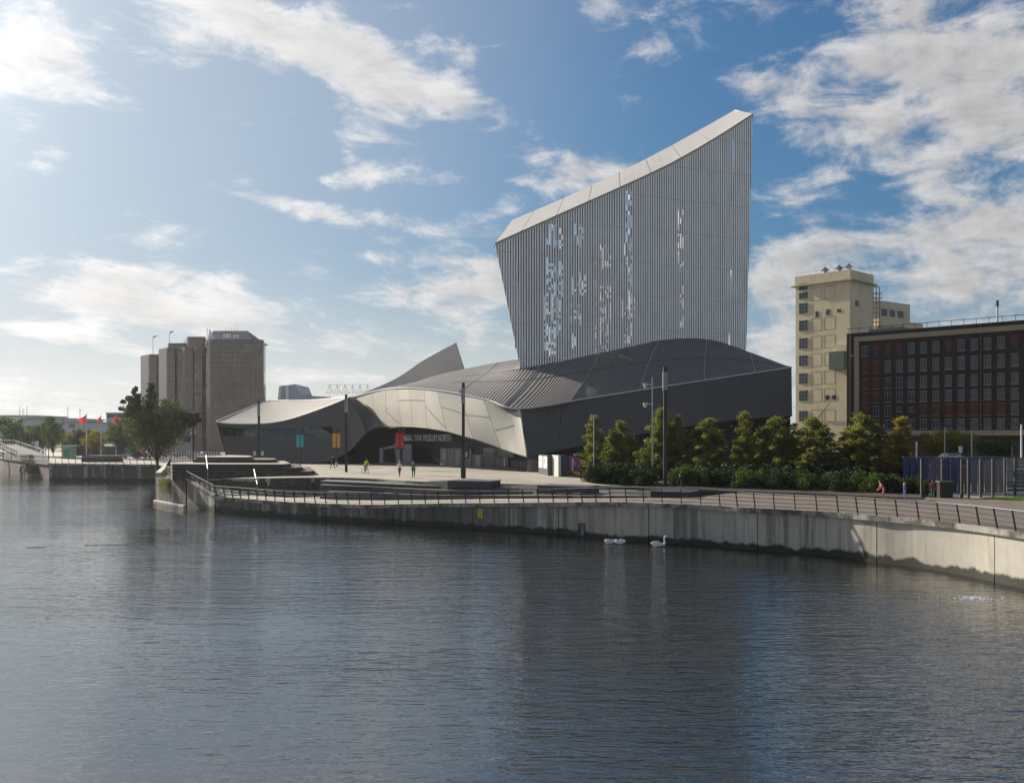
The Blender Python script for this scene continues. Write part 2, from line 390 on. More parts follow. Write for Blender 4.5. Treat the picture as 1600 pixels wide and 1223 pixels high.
DBACK = [G(*p) for p in ((345,771,1.5),(450,777,1.47),(515,773,1.55),(560,772,1.6),(650,780,1.9),(700,779.5,2.08),(880,779,2.6),(1000,778,2.88),(1077,777,2.9))] + [v.copy() for v in FRONT[11:]]
def near_px(pts):
    return pts
def ruled(a, b, n):
    def rs(p):
        p = cat_rom(p, 4); return resample(p, sum((y-x).length for x, y in zip(p[:-1], p[1:]))/n)
    a, b = rs(a), rs(b); k = min(len(a), len(b)); return a[:k], b[:k]
# promenade deck: matched by bearing from the water side
deckA = [COPE[0], COPE[2], COPE[3], COPE[4], COPE[5], COPE[7], COPE[8], COPE[9]] + [COPE[10], COPE[11], COPE[12], COPE[13], COPE[14], COPE[15], COPE[16], COPE[17], COPE[18], COPE[19]]
deckB = [DBACK[0], DBACK[1], DBACK[3], DBACK[4], DBACK[5], DBACK[6], DBACK[7], DBACK[8]] + [FRONT[11], FRONT[12], FRONT[12].lerp(FRONT[13], .4), FRONT[13], FRONT[14], FRONT[15], FRONT[16], FRONT[16].lerp(FRONT[17], .5), FRONT[17], FRONT[18]]
deckB[8] = FRONT[10].lerp(FRONT[11], .6)
a = cat_rom(deckA, 8); b = [p for p in cat_rom(deckB, 8)]
grid = [[p.lerp(q, t) for p, q in zip(a, b)] for t in (0, .25, .5, .75, 1)]
mb = MB(); n = len(a)
mb.add([(p.x, p.y, p.z+.02*min(1, i)) for i, r in enumerate(grid) for p in r], [(i*n+j, i*n+j+1, (i+1)*n+j+1, (i+1)*n+j) for i in range(4) for j in range(n-1)])
tag(mb.build('promenade', M_deck, smooth=True), kind='structure')
# plaza and land behind
fr = cat_rom(FRONT, 6)
mb = MB(); n = len(fr)
rows = []
for t, yb in ((0, 0), (.12, 0), (.35, 0), (1, 0)):
    rows.append([Vector((p.x*(1-t)+(p.x*1.9-4)*t, p.y*(1-t)+(max(p.y, 60)*1+110)*t, p.z*(1-min(1, t*2.8))+(3.5 if p.x < 6 else 3.0+.5*max(0, 1-(p.x-6)/22))*min(1, t*2.8))) for p in fr])
mb.add([p for r in rows for p in r], [(i*n+j, i*n+j+1, (i+1)*n+j+1, (i+1)*n+j) for i in range(3) for j in range(n-1)])
mb.add([(p.x, p.y, p.z) for p in fr]+[(p.x, p.y, 0.3) for p in fr], [(j, j+1, n+j+1, n+j) for j in range(n-1)])
tag(mb.build('plaza', M_pave, smooth=False), kind='structure')
FQ = [Vector((-175,300,2.9)), Vector((-116,211,2.9)), G(75,724,2.9), G(160,725,2.9), G(246,726,2.9), Vector((-56,150,2.9)), Vector((-46.5,128,2.9))]
land = [(-3000,3200)] + [(p.x, p.y) for p in FQ] + [(-40,112), (-36,112)] + [(p.x+1, p.y+3) for p in fr if p.x > -34] + [(3000,-60), (3000,9000), (-3000,9000)]
mb = MB(); tr = tessellate_polygon([[Vector((x, y, 0)) for x, y in land]]); mb.add([(x, y, 2.86) for x, y in land], [tuple(t) for t in tr])
tag(mb.build('ground', M_land), kind='structure')
# pale quayside paving across the far basin
mb = MB(); pq = [FQ[0], FQ[1], FQ[2], FQ[3], FQ[4], FQ[5]]; bk = [Vector((-150,330,2.9)), Vector((-112,236,2.9)), Vector((-84,226,2.9)), Vector((-72,226,2.9)), Vector((-58,222,2.9)), Vector((-47,160,2.9))]
mb.add([(p.x, p.y, 2.90) for p in pq+bk], [(i, i+1, 7+i, 6+i) for i in range(5)])
tag(mb.build('quayside_path', M_pave), kind='structure')
# ------------------------------------------------------------------ quay walls
def quay(root_label, pts, plen, name='quay_wall', stone=1.6, lip=.22, ch=.28, wallmat=None, breaks=None):
    pts = [Vector(p) for p in pts]
    root = thing(name, (pts[0].x, pts[0].y, 0), root_label, 'quay wall')
    fine = resample(pts, .5)
    def nrm(i):
        t = fine[min(i+1, len(fine)-1)]-fine[max(i-1, 0)]; t.z = 0; t.normalize(); return Vector((t.y, -t.x, 0))
    k = max(2, round(plen/.5)); i = 0
    while i < len(fine)-1:
        j = min(i+k, len(fine)-1)
        seg = fine[i:j+1]; front = []; backs = []
        for q, p in enumerate(seg):
            nn = nrm(i+q); t = (seg[min(q+1, len(seg)-1)]-seg[max(q-1, 0)]).normalized()
            e = t*(.035 if q == 0 else -.035 if q == len(seg)-1 else 0)
            front.append(p-nn*lip+e); backs.append(p-nn*(lip+.6)+e)
        m = MB(); c = len(seg)
        vs = [(p.x, p.y, -.6) for p in front]+[(p.x, p.y, p.z-ch) for p in front]+[(p.x, p.y, -.6) for p in backs]+[(p.x, p.y, p.z-ch) for p in backs]
        fs = []
        for q in range(c-1):
            fs += [(q, q+1, c+q+1, c+q), (2*c+q, 3*c+q, 3*c+q+1, 2*c+q+1), (c+q, c+q+1, 3*c+q+1, 3*c+q)]
        fs += [(0, c, 3*c, 2*c), (c-1, 3*c-1, 4*c-1, 2*c-1)]
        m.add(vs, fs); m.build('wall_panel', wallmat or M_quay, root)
        i = j
    m = MB(); back = [p-nrm(q)*(lip+.35) for q, p in enumerate(fine)]; c = len(fine)
    m.add([(p.x, p.y, -.6) for p in back]+[(p.x, p.y, p.z-ch-.02) for p in back], [(q, q+1, c+q+1, c+q) for q in range(c-1)])
    m.build('wall_core', M_stone, root)
    k = max(1, round(stone/.5)); i = 0
    while i < len(fine)-1:
        j = min(i+k, len(fine)-1); seg = fine[i:j+1]; m = MB(); dz = random.uniform(-.008, .008)
        vs = []; c = len(seg)
        for q, p in enumerate(seg):
            nn = nrm(i+q); t = (seg[min(q+1, c-1)]-seg[max(q-1, 0)]).normalized(); e = t*(.012 if q == 0 else -.012 if q == c-1 else 0)
            o = p+e; vs += [o+Vector((0,0,.05+dz)), o-nn*.5+Vector((0,0,.05+dz)), o-nn*.5-Vector((0,0,ch)), o-Vector((0,0,ch))]
        fs = [(0,1,2,3), (4*c-1,4*c-2,4*c-3,4*c-4)]
        for q in range(c-1):
            for w in range(4): fs.append((4*q+w, 4*q+(w+1) % 4, 4*q+4+(w+1) % 4, 4*q+4+w))
        m.add(vs, fs); m.build('coping_stone', M_coping, root); i = j
    return root
main = [p for p in cope if p.y > 20]
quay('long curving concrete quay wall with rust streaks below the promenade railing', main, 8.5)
quay('far straight concrete quay wall under the flag poles', [FQ[2], FQ[3], FQ[4]], 7, stone=6)
quay('old dark stone quay wall left of the far concrete one', [FQ[0], FQ[1], FQ[2]], 12, stone=6, wallmat=M_stone)
# railings
def railing(label, pts, out=1., height=1.1, step=1.45, rails=5, name='railing', inset=.32, lean=.24, m=None, r=.022, cat='railing', toprail=.034):
    m = m or M_rail; pts = resample(pts, step); root = thing(name, pts[0], label, cat); tops = []; bases = []
    for i, p in enumerate(pts):
        t = pts[min(i+1, len(pts)-1)]-pts[max(i-1, 0)]; t.z = 0; t.normalize(); nn = Vector((t.y, -t.x, 0))*out
        b0 = p-nn*inset+Vector((0,0,.05)); top = b0+nn*lean+Vector((0,0,height)); bases.append(b0); tops.append(top)
        q = MB(); q.obox(b0-t*.03-nn*.07, t*.06, nn*.14, Vector((0,0,.02)));  q.obox(b0-t*.022-nn*.05, t*.044, nn*.10, top-b0)
        q.build('post', m, root)
    q = MB(); q.path(tops, toprail, 8); q.build('top_rail', m, root)
    for k in range(1, rails):
        f = .14+.74*(k-1)/(rails-2)
        q = MB(); q.path([b.lerp(t, f) for b, t in zip(bases, tops)], r, 5); q.build('rail', m, root)
    return root
railing('long dark steel railing with outward leaning posts along the promenade edge', main)
railing('dark leaning post railing on the far concrete quay', resample([FQ[2], FQ[3], FQ[4]], 1.5), step=1.45, rails=3)
m_pale = mat('pale_painted_steel', (.28, .27, .26), .85, 0, var=.1)
railing('pale painted balustrade along the old stone quay', resample([FQ[0]+Vector((0,0,0)), FQ[1], FQ[2]+Vector((-.6,.5,0))], 2), height=1.3, step=1.0, rails=6, m=m_pale, lean=0, r=.05, toprail=.06)
# ------------------------------------------------------------------ prow: stone corner of the basin with stair down to the low deck
root = thing('stone_pier', (-42,108,0), 'weathered stone quay corner with sloping concrete flank and tufts of weeds', 'quay wall')
c0 = G(243,782,0); c1 = G(290,790.5,0); c2 = G(335,798,0)
q = MB(); tops = [2.95, 2.95, 2.95, 3.4]
poly = [(c0.x, c0.y), (c1.x, c1.y), (c1.x+1.5, c1.y+9), (-50,141), (-53,141)]
g0 = [[Vector((p[0], p[1], z)) for p in poly] for z in (-.6, 2.85)]
q.prism(poly, -.6, [2.9, 2.9, 2.95, 3.3, 3.3])
q.build('stone_body', M_prow, root)
q = MB(); q.box(c0.x-.25, c1.x+.2, min(c0.y, c1.y)-.1, c1.y, .0, .0) if False else None
q.obox((c0.x-.15, c0.y-.35, -.4), (c1.x-c0.x, c1.y-c0.y, 0), (.2,.4,0), (0,0,.52)); q.build('footing_ledge', mat('pale_ledge', (.55,.53,.48), .8), root)
q = MB()   # concrete flank under the stair
d = Vector((c2.x-c1.x, c2.y-c1.y, 0)); nn = Vector((-d.y, d.x, 0)).normalized()*-1
if nn.y < 0: nn = -nn
f0 = c1+d*.05; f1 = c2
q.add([f0, f1, f1+Vector((0,0,1.5)), f0+Vector((0,0,2.93)), f0+nn*3, f1+nn*3, f1+nn*3+Vector((0,0,1.5)), f0+nn*3+Vector((0,0,2.93))],
      [(0,1,2,3), (4,7,6,5), (0,3,7,4), (1,5,6,2), (3,2,6,7), (0,4,5,1)])
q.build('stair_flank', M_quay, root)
q = MB()
for i in range(9):
    t0 = i/9; a0 = f0.lerp(f1, t0)+nn*.6; z = 2.93-1.43*t0
    q.obox(a0+Vector((0,0,z-.5)), d*.95/9, nn*6, (0,0,.5))
q.build('stair', M_pave, root)
q = MB()
q.add([f0-nn*.12+Vector((0,0,2.9)), f1-nn*.12+Vector((0,0,1.47)), f1+nn*.5+Vector((0,0,1.47)), f0+nn*.5+Vector((0,0,2.9)),
       f0-nn*.12+Vector((0,0,3.2)), f1-nn*.12+Vector((0,0,1.72)), f1+nn*.5+Vector((0,0,1.72)), f0+nn*.5+Vector((0,0,3.2))], [(0,3,2,1),(4,5,6,7),(0,1,5,4),(1,2,6,5),(2,3,7,6),(3,0,4,7)])
q.build('sloping_kerb', M_coping, root)
q = MB(); q.obox(Vector((c0.x, c0.y, 2.9))+Vector((.0,0,0)), (-8.5,27,.6), (.6,.1,0), (0,0,.55)); q.build('parapet', mat('sunlit_stone', (.45,.42,.34), .9, var=.25, bump=.5), root)
e = Vector((0,0,0))
pr0 = Vector((c0.x-8.0, c0.y+27, 3.5)); pr1 = Vector((c0.x+.6, c0.y+2.2, 3.0)); pr2 = Vector((c1.x-.2, c1.y+.5, 2.95)); pr3 = f1+Vector((0,.3,1.55))
railing('short dark railing climbing along the left edge of the stone corner', [pr0, pr1], inset=0, lean=.15)
railing('short level railing with close dark rails above the weedy stone corner', [pr1, pr2], inset=0, lean=.15, step=1.2, rails=7)
railing('sloping stair railing running down to the low deck', [pr2, pr3], inset=0, lean=.15)
# mound of stone seating steps
MOUND = [  # z top, front (px list, py computed by depth), Y front, left px, right px, depth back
    (3.95, 104.0, 262, 480), (4.36, 104.5, 262, 461), (4.76, 105.0, 262, 442), (5.12, 109.5, 308, 424), (5.42, 110.4, 312, 386)]
root = thing('seating_mound', (-32,104,3.4), 'raised dark stone seating steps behind the stair railing', 'steps')
for k, (z, Y, xl, xr) in enumerate(MOUND):
    a = (xl-CX)/F*(Y+3); b = (xr-CX)/F*Y
    if k < 3: poly = [(a, Y+4), (a+1.2, Y+1.2), (a+5, Y+.2), (b, Y), (b+.3, Y+2.5), (b-3, Y+15-k), (a+1, Y+14)]
    else: poly = [(a, Y+1.5), (a+3, Y+.3), (b, Y), (b+.2, Y+2), (b-2, Y+12-k), (a+1, Y+12)]
    q = MB(); q.prism(poly, 2.9, z-.09); q.build('riser', M_stone, root)
    q = MB(); q.prism([(x+(0 if x > a+2 else -.05), y-.06) for x, y in poly], z-.09, z); q.build('tread', M_pave if k in (2, 4) else mat('step_tread', (.045,.042,.038), .85, var=.25), root)
# ledged stone retaining wall from plaza down to the low deck: courses of rough blocks
root = thing('retaining_wall', (-25,100,1.5), 'dark coursed stone wall between low deck and plaza', 'wall')
fl = resample([v for v in cat_rom(FRONT[:5], 8)], 1.0)
for k in range(5):
    for i in range(0, len(fl)-1, 2):
        a0 = fl[i]; b0 = fl[min(i+2, len(fl)-1)]; off = .10*(4-k)+random.uniform(-.05, .05)
        z0 = 1.3+k*.42; z1 = z0+.41
        if z1 > a0.z-.02: z1 = a0.z-.03
        if z1 <= z0+.05: continue
        t = (b0-a0).normalized()
        q = MB(); q.obox(Vector((a0.x, a0.y-off, z0)), Vector((b0.x-a0.x, b0.y-a0.y, 0))-t*.03, (0,off+.3,0), (0,0,z1-z0)); q.build('stone', M_stone, root)
# long benches stepping down from the plaza
TERR = [('second', [(500,751,3.25),(560,753.5,3.25),(660,758,3.2),(760,761,3.15),(916,764.3,3.05)], M_pave),
        ('third', [(500,757,2.95),(580,760,2.92),(654,764,2.9),(760,767,2.9),(916,769,2.9),(1000,770.5,2.95)], M_pave),
        ('fourth', [(512,767,2.4),(560,768.5,2.4),(660,772.5,2.45),(797,774,2.65),(880,774,2.8),(1000,774.5,2.9),(1077,776,2.93)], M_pave)]
seatm = mat('dark_granite_riser', (.035,.036,.04), .55, var=.3)
lbl = ['uppermost long dark bench step under the plaza edge', 'middle long dark bench step below the plaza', 'lowest long dark bench step beside the promenade deck']
for k, (nm, pts, mm) in enumerate(TERR):
    fr_ = cat_rom([G(*p) for p in pts], 6); root = thing('seating_step', fr_[0], lbl[k], 'steps', 'stone bench steps below the plaza')
    n = len(fr_)
    for name, dz0, dz1, off, m_ in (('riser', -3, -.10, 0, seatm), ('tread', -.10, 0, -.07, mat('bench_tread', (.10,.095,.085), .8, var=.35, scale=.8))):
        q = MB(); zb = [(.3 if dz0 < -1 else p.z+dz0) for p in fr_]
        vs = []
        for p, z in zip(fr_, zb): vs += [(p.x, p.y+off, z), (p.x, p.y+off, p.z+dz1), (p.x+.5, p.y+5.5, p.z+dz1-.01), (p.x+.5, p.y+5.5, z)]
        fs = [(0,1,2,3), (4*n-1, 4*n-2, 4*n-3, 4*n-4)]
        for i in range(n-1):
            for j in range(4): fs.append((4*i+j, 4*i+4+j, 4*i+4+(j+1) % 4, 4*i+(j+1) % 4))
        q.add(vs, fs); q.build(name, m_, root)
# raised wedge blocks at the ends of the steps
blk = [((664,757,3.32),(767,759,3.32), 745.5, 'dark wedge shaped seat block in front of the tall lamp post by the doors'),
       ((800,764,3.1),(916,768,3.1), 753, 'dark wedge shaped seat block in front of the white boards'),
       ((985,774,2.92),(1077,777,2.92), 764, 'dark wedge shaped seat block at the far right end of the benches')]
for (A, B, ytop, l) in blk:
    a = G(*A); b = G(*B); root = thing('seat_block', a, l, 'bench', 'dark wedge seat blocks at the ends of the steps')
    t = (b-a); t.z = 0; L_ = t.length; t.normalize(); nn = Vector((-t.y, t.x, 0)); h = .42
    q = MB(); a2 = a-t*3.5
    vs = [a2+nn*3.4, a+t*L_*.35, b, b+nn*2.6, a+nn*4.2]
    q.prism([(v.x, v.y) for v in vs], a.z-.4, [a.z+.02, a.z+h-.06, a.z+h-.06, a.z+h-.06, a.z+.25]); q.build('block', seatm, root)
    q = MB(); q.prism([(v.x, v.y) for v in (a+t*L_*.35-nn*.05, b-nn*.05+t*.05, b+nn*2.6+t*.05, a+t*L_*.35+nn*2.7)], a.z+h-.06, a.z+h+.03); q.build('seat_slab', mat('slate_slab', (.09,.09,.10), .5, var=.2), root)
# ------------------------------------------------------------------ museum
def alu(name, col, rough, period, depth, dark=0., metal=.85, axis='X', var=.06):
    return mat(name, col, rough, metal, var=var, scale=.35, fn=stripes(period, depth, dark, axis))
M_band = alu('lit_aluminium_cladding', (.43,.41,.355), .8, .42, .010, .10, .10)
M_wingroof = alu('wing_roof_metal', (.19,.182,.17), .65, .42, .012, .10, .3)
M_roof = alu('dome_roof_metal', (.155,.147,.138), .6, .60, .06, .42, .35)
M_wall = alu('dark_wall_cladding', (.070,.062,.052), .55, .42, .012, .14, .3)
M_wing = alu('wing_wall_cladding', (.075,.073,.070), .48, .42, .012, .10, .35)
M_slat = mat('tower_slat_aluminium', (.92,.88,.82), .5, .3, var=.10, scale=.6, stretch=(1,1,.3))
M_slab = mat('tower_top_panel', (.50,.48,.45), .6, .25, var=.04, scale=.3)
M_back = mat('tower_inner_lining', (.10,.115,.135), .4, .6, var=.25, scale=.4)
M_seam = mat('roof_seam_flashing', (.62,.62,.60), .35, .7, var=.05)
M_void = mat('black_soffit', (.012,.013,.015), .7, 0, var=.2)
museum = thing('museum', P(640,727,140), 'silver aluminium museum with tall slatted tower, domed roof and curved lit fascia', 'museum')
def dY(Y): return Y
# --- tower
A0 = (-2.6, 140.0); B0 = (41.0, 158.0)
def fpt(t, z): return Vector((A0[0]+(B0[0]-A0[0])*t, A0[1]+(B0[1]-A0[1])*t, z))
def face_pt(px, py):
    k = (px-CX)/F; t = (k*A0[1]-A0[0])/((B0[0]-A0[0])-k*(B0[1]-A0[1])); Y = A0[1]+(B0[1]-A0[1])*t
    return t, CZ-(py-HY)/F*Y
edge_top = []
for px, py in ((773,380),(812,362.5),(860,341),(905,321),(950,301),(1001,278),(1045,257),(1090,232),(1133,206),(1176,178)):
    edge_top.append(face_pt(px, py))
def ztop(t):
    for (t0, z0), (t1, z1) in zip(edge_top[:-1], edge_top[1:]):
        if t <= t1: return z0+(z1-z0)*(t-t0)/(t1-t0)
    return edge_top[-1][1]
tL, zL = face_pt(812, 571); tR, zR = face_pt(1166, 543); ZR0 = edge_top[-1][1]
ZT0 = edge_top[0][1]
def zbot(t):   # left edge of the blade leans outwards going up
    if t < tL: return ZT0+(zL-ZT0)*t/tL
    if t > tR: return ZR0+(zR-ZR0)*(t-1)/(tR-1)
    return 12.0
nf = Vector((-(B0[1]-A0[1]), (B0[0]-A0[0]), 0)).normalized()   # points away from camera
NS = 108
for i in range(NS):
    t0 = (i+.12)/NS; t1 = (i+.66+.12*i/NS)/NS; a = fpt(t0, 0); b = fpt(t1, 0)
    o = nf*.05
    q = MB(); vs = []
    for tt in (t0, t1):
        p = fpt(tt, 0)
        for w, zz in ((0, zbot(tt)), (0, ztop(tt)-.05), (1, ztop(tt)-.05), (1, zbot(tt))): vs.append((p.x+o.x*w, p.y+o.y*w, zz))
    q.add(vs, [(0,1,2,3),(4,7,6,5),(0,4,5,1),(1,5,6,2),(2,6,7,3),(3,7,4,0)]); q.build('slat', M_slat, museum)
for z in (19.7, 25.0, 30.4, 35.8, 41.2, 46.6, 52.0, 57.4):
    ts = [t/200 for t in range(201) if ztop(t/200) > z+.3 and zbot(t/200) < z]
    if len(ts) < 2: continue
    a = fpt(ts[0], z)-nf*.02; b = fpt(ts[-1], z)-nf*.02
    q = MB(); q.obox(a, b-a, nf*.10, (0,0,.04)); q.build('joint_rail', M_galv, museum)
q = MB()
for i in range(0, NS+1, 8):      # inner posts carrying the slats
    t = min(.997, max(.003, i/NS)); p = fpt(t, 0)+nf*.25; q.box(p.x-.08, p.x+.08, p.y, p.y+.2, zbot(t), ztop(t)-.3)
q.build('inner_frame', M_back, museum)
# rear skin with its irregular look-out openings
D3 = P(800,344,151); C3 = P(1148,172,168)
def rpt(t, z): return Vector((D3.x+(C3.x-D3.x)*t, D3.y+(C3.y-D3.y)*t, z))
def rz(t): return D3.z+(C3.z-D3.z)*t-.9*math.sin(math.pi*t)
patches = [(855,879,347,388,.55),(898,918,347,389,.5),(853,879,412,462,.6),(895,915,430,462,.5),(852,876,464,520,.6),(850,874,516,558,.7),(978,990,300,393,.6),
           (980,988,408,505,.5),(980,988,506,540,.5),(898,908,477,508,.4),(893,899,520,560,.7),(890,894,455,505,.6)]
def rear_cell(px0, px1, py0, py1):
    r = []
    for px, py in ((px0, py0), (px1, py1)):
        k = (px-CX)/F; t = (k*D3.y-D3.x)/((C3.x-D3.x)-k*(C3.y-D3.y)); Y = D3.y+(C3.y-D3.y)*t; r.append((t, CZ-(py-HY)/F*Y))
    return r
nC, nR = 120, 110; z0r, z1r = 14.0, 69.0
holes = np.zeros((nC, nR), bool)
for (x0, x1, y0, y1, pr) in patches:
    (ta, za), (tb, zb) = rear_cell(x0, x1, y0, y1)
    for i in range(nC):
        for j in range(nR):
            t = (i+.5)/nC; z = z0r+(z1r-z0r)*(j+.5)/nR
            if ta <= t <= tb and zb <= z <= za and random.random() < pr*.7: holes[i, j] = True
for i in range(nC):          # openings join into tall ragged slots
    for j in range(1, nR-1):
        if holes[i, j-1] and not holes[i, j] and random.random() < .3: holes[i, j] = True
q = MB(); back_n = nf*.25
for i in range(nC):
    j = 0
    while j < nR:
        lim = .05*(1-(z0r+(z1r-z0r)*j/nR-12)/(D3.z-12)); limr = 1-.035*(1-(z0r+(z1r-z0r)*j/nR-18)/(C3.z-18))
        if holes[i, j] or (i+.5)/nC < lim or (i+.5)/nC > limr: j += 1; continue
        j0 = j
        while j < nR and not holes[i, j]: j += 1
        ta, tb = i/nC, (i+1)/nC; za = z0r+(z1r-z0r)*j0/nR; zb = z0r+(z1r-z0r)*j/nR
        za_ = min(za, rz(ta)); z1a, z1b = min(zb, rz(ta)), min(zb, rz(tb))
        if z1a <= za_+.01: continue
        a, b = rpt(ta, 0), rpt(tb, 0); vs = []
        for p, zt in ((a, z1a), (b, z1b)):
            for o in (Vector((0,0,0)), back_n): vs += [(p.x+o.x, p.y+o.y, za_), (p.x+o.x, p.y+o.y, zt)]
        q.add(vs, [(0,1,5,4),(2,6,7,3),(0,2,3,1),(4,5,7,6),(1,3,7,5),(0,4,6,2)])
q.build('rear_wall', M_back, museum)
# side walls and top panels
q = MB(); fl_ = fpt(0, ZT0); bl = rpt(0, rz(0)); flb = fpt(tL, zL); flb0 = fpt(tL, 12)
q.add([fl_, flb, flb0, rpt(.06, 12), rpt(.06, zL), bl], [(0,1,4,5),(1,2,3,4)]); q.build('side_wall', M_slat, museum)
q = MB(); q.add([fpt(1, ztop(1)), fpt(tR, zR), rpt(.965, 14), rpt(1, rz(1))], [(0,1,2,3)]); q.build('side_wall', M_slat, museum)
seam = [0, .09, .215, .335, .455, .575, .695, .815, .925, 1]
for s0, s1 in zip(seam[:-1], seam[1:]):
    g = []
    for w in (0, 1):
        row = []
        for k in range(5):
            t = s0+.0012+(s1-s0-.0024)*k/4
            row.append(fpt(t, ztop(t))-nf*.12 if w == 0 else rpt(t, rz(t)))
        g.append(row)
    shell(g, .35, away=Vector((0,.3,-1))).build('top_panel', M_slab, museum)
q = MB(); g = [[fpt(t/20, ztop(t/20)-.12)+nf*.05 for t in range(21)], [rpt(t/20, rz(t/20)-.12) for t in range(21)]]
shell(g, .1, away=Vector((0,.3,-1))).build('top_lining', M_back, museum)
q = MB(); q.path([fpt(t/30, ztop(t/30)-.04)-nf*.14 for t in range(31)], .07, 6); q.build('top_edge_trim', M_dark, museum)
# --- dome roof: control columns (eave, low, tower line, crest)
RC = [[(553,620,150),(556,618,153),(558,617,155),(560,616,158)],
      [(583,612,146),(592,609.5,150),(600,606.5,154),(606,605,158)],
      [(603,608,143),(615,605,149),(625,602,154),(634,601,158)],
      [(640,606,137),(655,600,145),(670,594,152),(685,585.5,160)],
      [(700,612,130),(722,600,140),(745,586,150),(762,569,162)],
      [(760,624,124),(778,606,132),(800,579,141),(830,558.5,162)],
      [(812,638,120),(838,612,129),(870,566,144),(900,551,165)],
      [(918,622,127.5),(935,597,136),(960,544.5,148.5),(975,534,166)],
      [(1024,605.5,136),(1035,583,141),(1050,530.5,151.5),(1050,522,168)],
      [(1110,592.5,143.3),(1115,572,147),(1112,532,154.5),(1105,535,170)],
      [(1180,582,148.7),(1180,570,151.2),(1172,551,156),(1165,556,172)],
      [(1237,573.5,152.5),(1236,573,153.2),(1233,573.5,156),(1228,576,172)]]
rows = [[P(*RC[c][r]) for c in range(len(RC))] for r in range(4)]
NU = 8
rg = patch_grid(rows, NU, 6)
nc = len(rg[0])
for _ in range(160):        # let the sheet settle smoothly between eave, tower line and crest
    new = [[p.copy() for p in row] for row in rg]
    for i in range(1, len(rg)-1):
        if i == 12: continue
        for j in range(1, nc-1):
            new[i][j] = (rg[i-1][j]+rg[i+1][j]+rg[i][j-1]+rg[i][j+1])*.25
    rg = new
cuts = [0, 34, 45, 54, 62, 71, 80, nc-1]
def shear(r, c0, k):   # seams run slightly to the right going up
    return c0
for c0, c1 in zip(cuts[:-1], cuts[1:]):
    g = [[p.copy() for p in row[c0:c1+1]] for row in rg]
    for row in g:
        if c0: row[0] = row[0].lerp(row[1], .05)
        if c1 < nc-1: row[-1] = row[-1].lerp(row[-2], .05)
    shell(g, .35, away=Vector((0,.2,-1))).build('roof_panel', M_roof, museum, smooth=True)
for c in cuts[1:-1]:
    q = MB(); q.path([row[c]+Vector((0,-.02,.04)) for row in rg], .045, 6); q.build('roof_seam', M_seam, museum)
for k in (7, 12):
    q = MB(); q.path([p+Vector((0,-.02,.03)) for p in rg[k][30:]], .03, 6); q.build('roof_seam', M_dark, museum)
q = MB(); q.path([p+Vector((0,-.05,-.02)) for p in rg[0]], .10, 6); q.build('eave_trim', M_seam, museum)
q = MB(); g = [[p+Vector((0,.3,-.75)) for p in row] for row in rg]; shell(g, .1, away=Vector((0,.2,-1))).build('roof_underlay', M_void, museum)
# body under the roof, closing the rear
q = MB(); r_ = [rg[-1][c] for c in range(nc)]
q.add([(p.x, p.y, p.z-.4) for p in r_]+[(p.x, p.y, 3) for p in r_], [(i, i+1, nc+i+1, nc+i) for i in range(nc-1)])
e0, e1 = rg[0][-1], rg[-1][-1]; q.add([(e0.x-.3, e0.y, e0.z-.4), (e1.x-.3, e1.y, e1.z-.4), (e1.x-.3, e1.y, 3), (e0.x-.3, e0.y, 3)], [(0,1,2,3)])
q.build('rear_facade', M_wall, museum)
# --- right-hand dark wall
def hang(top, bot): return [top, bot]
wt = [(812,638,120),(878,627.5,125),(918,622,127.5),(1024,605.5,136),(1110,592.5,143.3),(1180,582,148.7),(1237,573.5,152.5)]
wb = [(823,713.5,114),(872,703,118),(912,695,121.5),(1010,676,129.5),(1098,662,137),(1172,653.5,143.5),(1238,650,149)]
for i in range(6):
    a = [P(*wt[i]), P(*wt[i+1])]; b = [P(*wb[i]), P(*wb[i+1])]
    t = (a[1]-a[0]).normalized()*.03
    g = [[a[0]+t, a[1]-t], [b[0]+t, b[1]-t]]; g[0] = [p-Vector((0,0,.12)) for p in g[0]]
    shell(patch_grid(g, 4, 4, False), .3, away=Vector((-.5,1,0))).build('wall_panel', M_wall, museum)
q = MB(); g = [[P(*p)+Vector((-.25,.4,-.2)) for p in wt], [P(*p)+Vector((-.25,.4,0)) for p in wb]]; shell(g, .2, away=Vector((0,1,0))).build('wall_backing', M_void, museum)
# --- curved lit fascia over the entrance
ft = [(556,622,149.5),(583,614,145.6),(603,609.5,142.6),(621,608.5,139.8),(640,608,136.6),(663,609.5,133.6),(684,612,131),(720,618,127.8),(756,625,124),(800,636.5,121),(812,640,119.7)]
fb = [(556.2,623,149.4),(583,640,144.5),(603,667,141),(628,666.5,137.2),(646,667,134.2),(668,669,130.6),(698,674,126.5),(740,686,122),(783,701,118.5),(808,709.5,115.6),(823,714,114)]
tg0 = [P(*p) for p in ft]; bg0 = [P(*p) for p in fb]; tgf = cat_rom(tg0, 4); bgf = cat_rom(bg0, 4); tg = tg0; bg_ = bg0
def fasf(i, k, s):
    j = min(4*i+k, len(tgf)-1); w = min(1, max(0, (i+k/4-1)/1.5)); return tgf[j].lerp(bgf[j], s)+Vector((0,-1,0))*(.35*math.sin(math.pi*min(1, s))*w)
def fasc(i, s): return tg[i].lerp(bg_[i], s)+Vector((0,-1,.0))*(.9*math.sin(math.pi*min(1, s))*(1 if i > 1 else 0))
for i in range(len(ft)-1):
    g = []
    for s in range(9):
        row = []
        pp = [fasf(i, k, s/8) for k in range(5)]; row = list(pp)
        row[0] = pp[0].lerp(pp[1], .03); row[4] = pp[4].lerp(pp[3], .03)
        g.append(row)
    shell(g, .25, away=Vector((.3,1,0))).build('fascia_panel', M_band, museum, smooth=True)
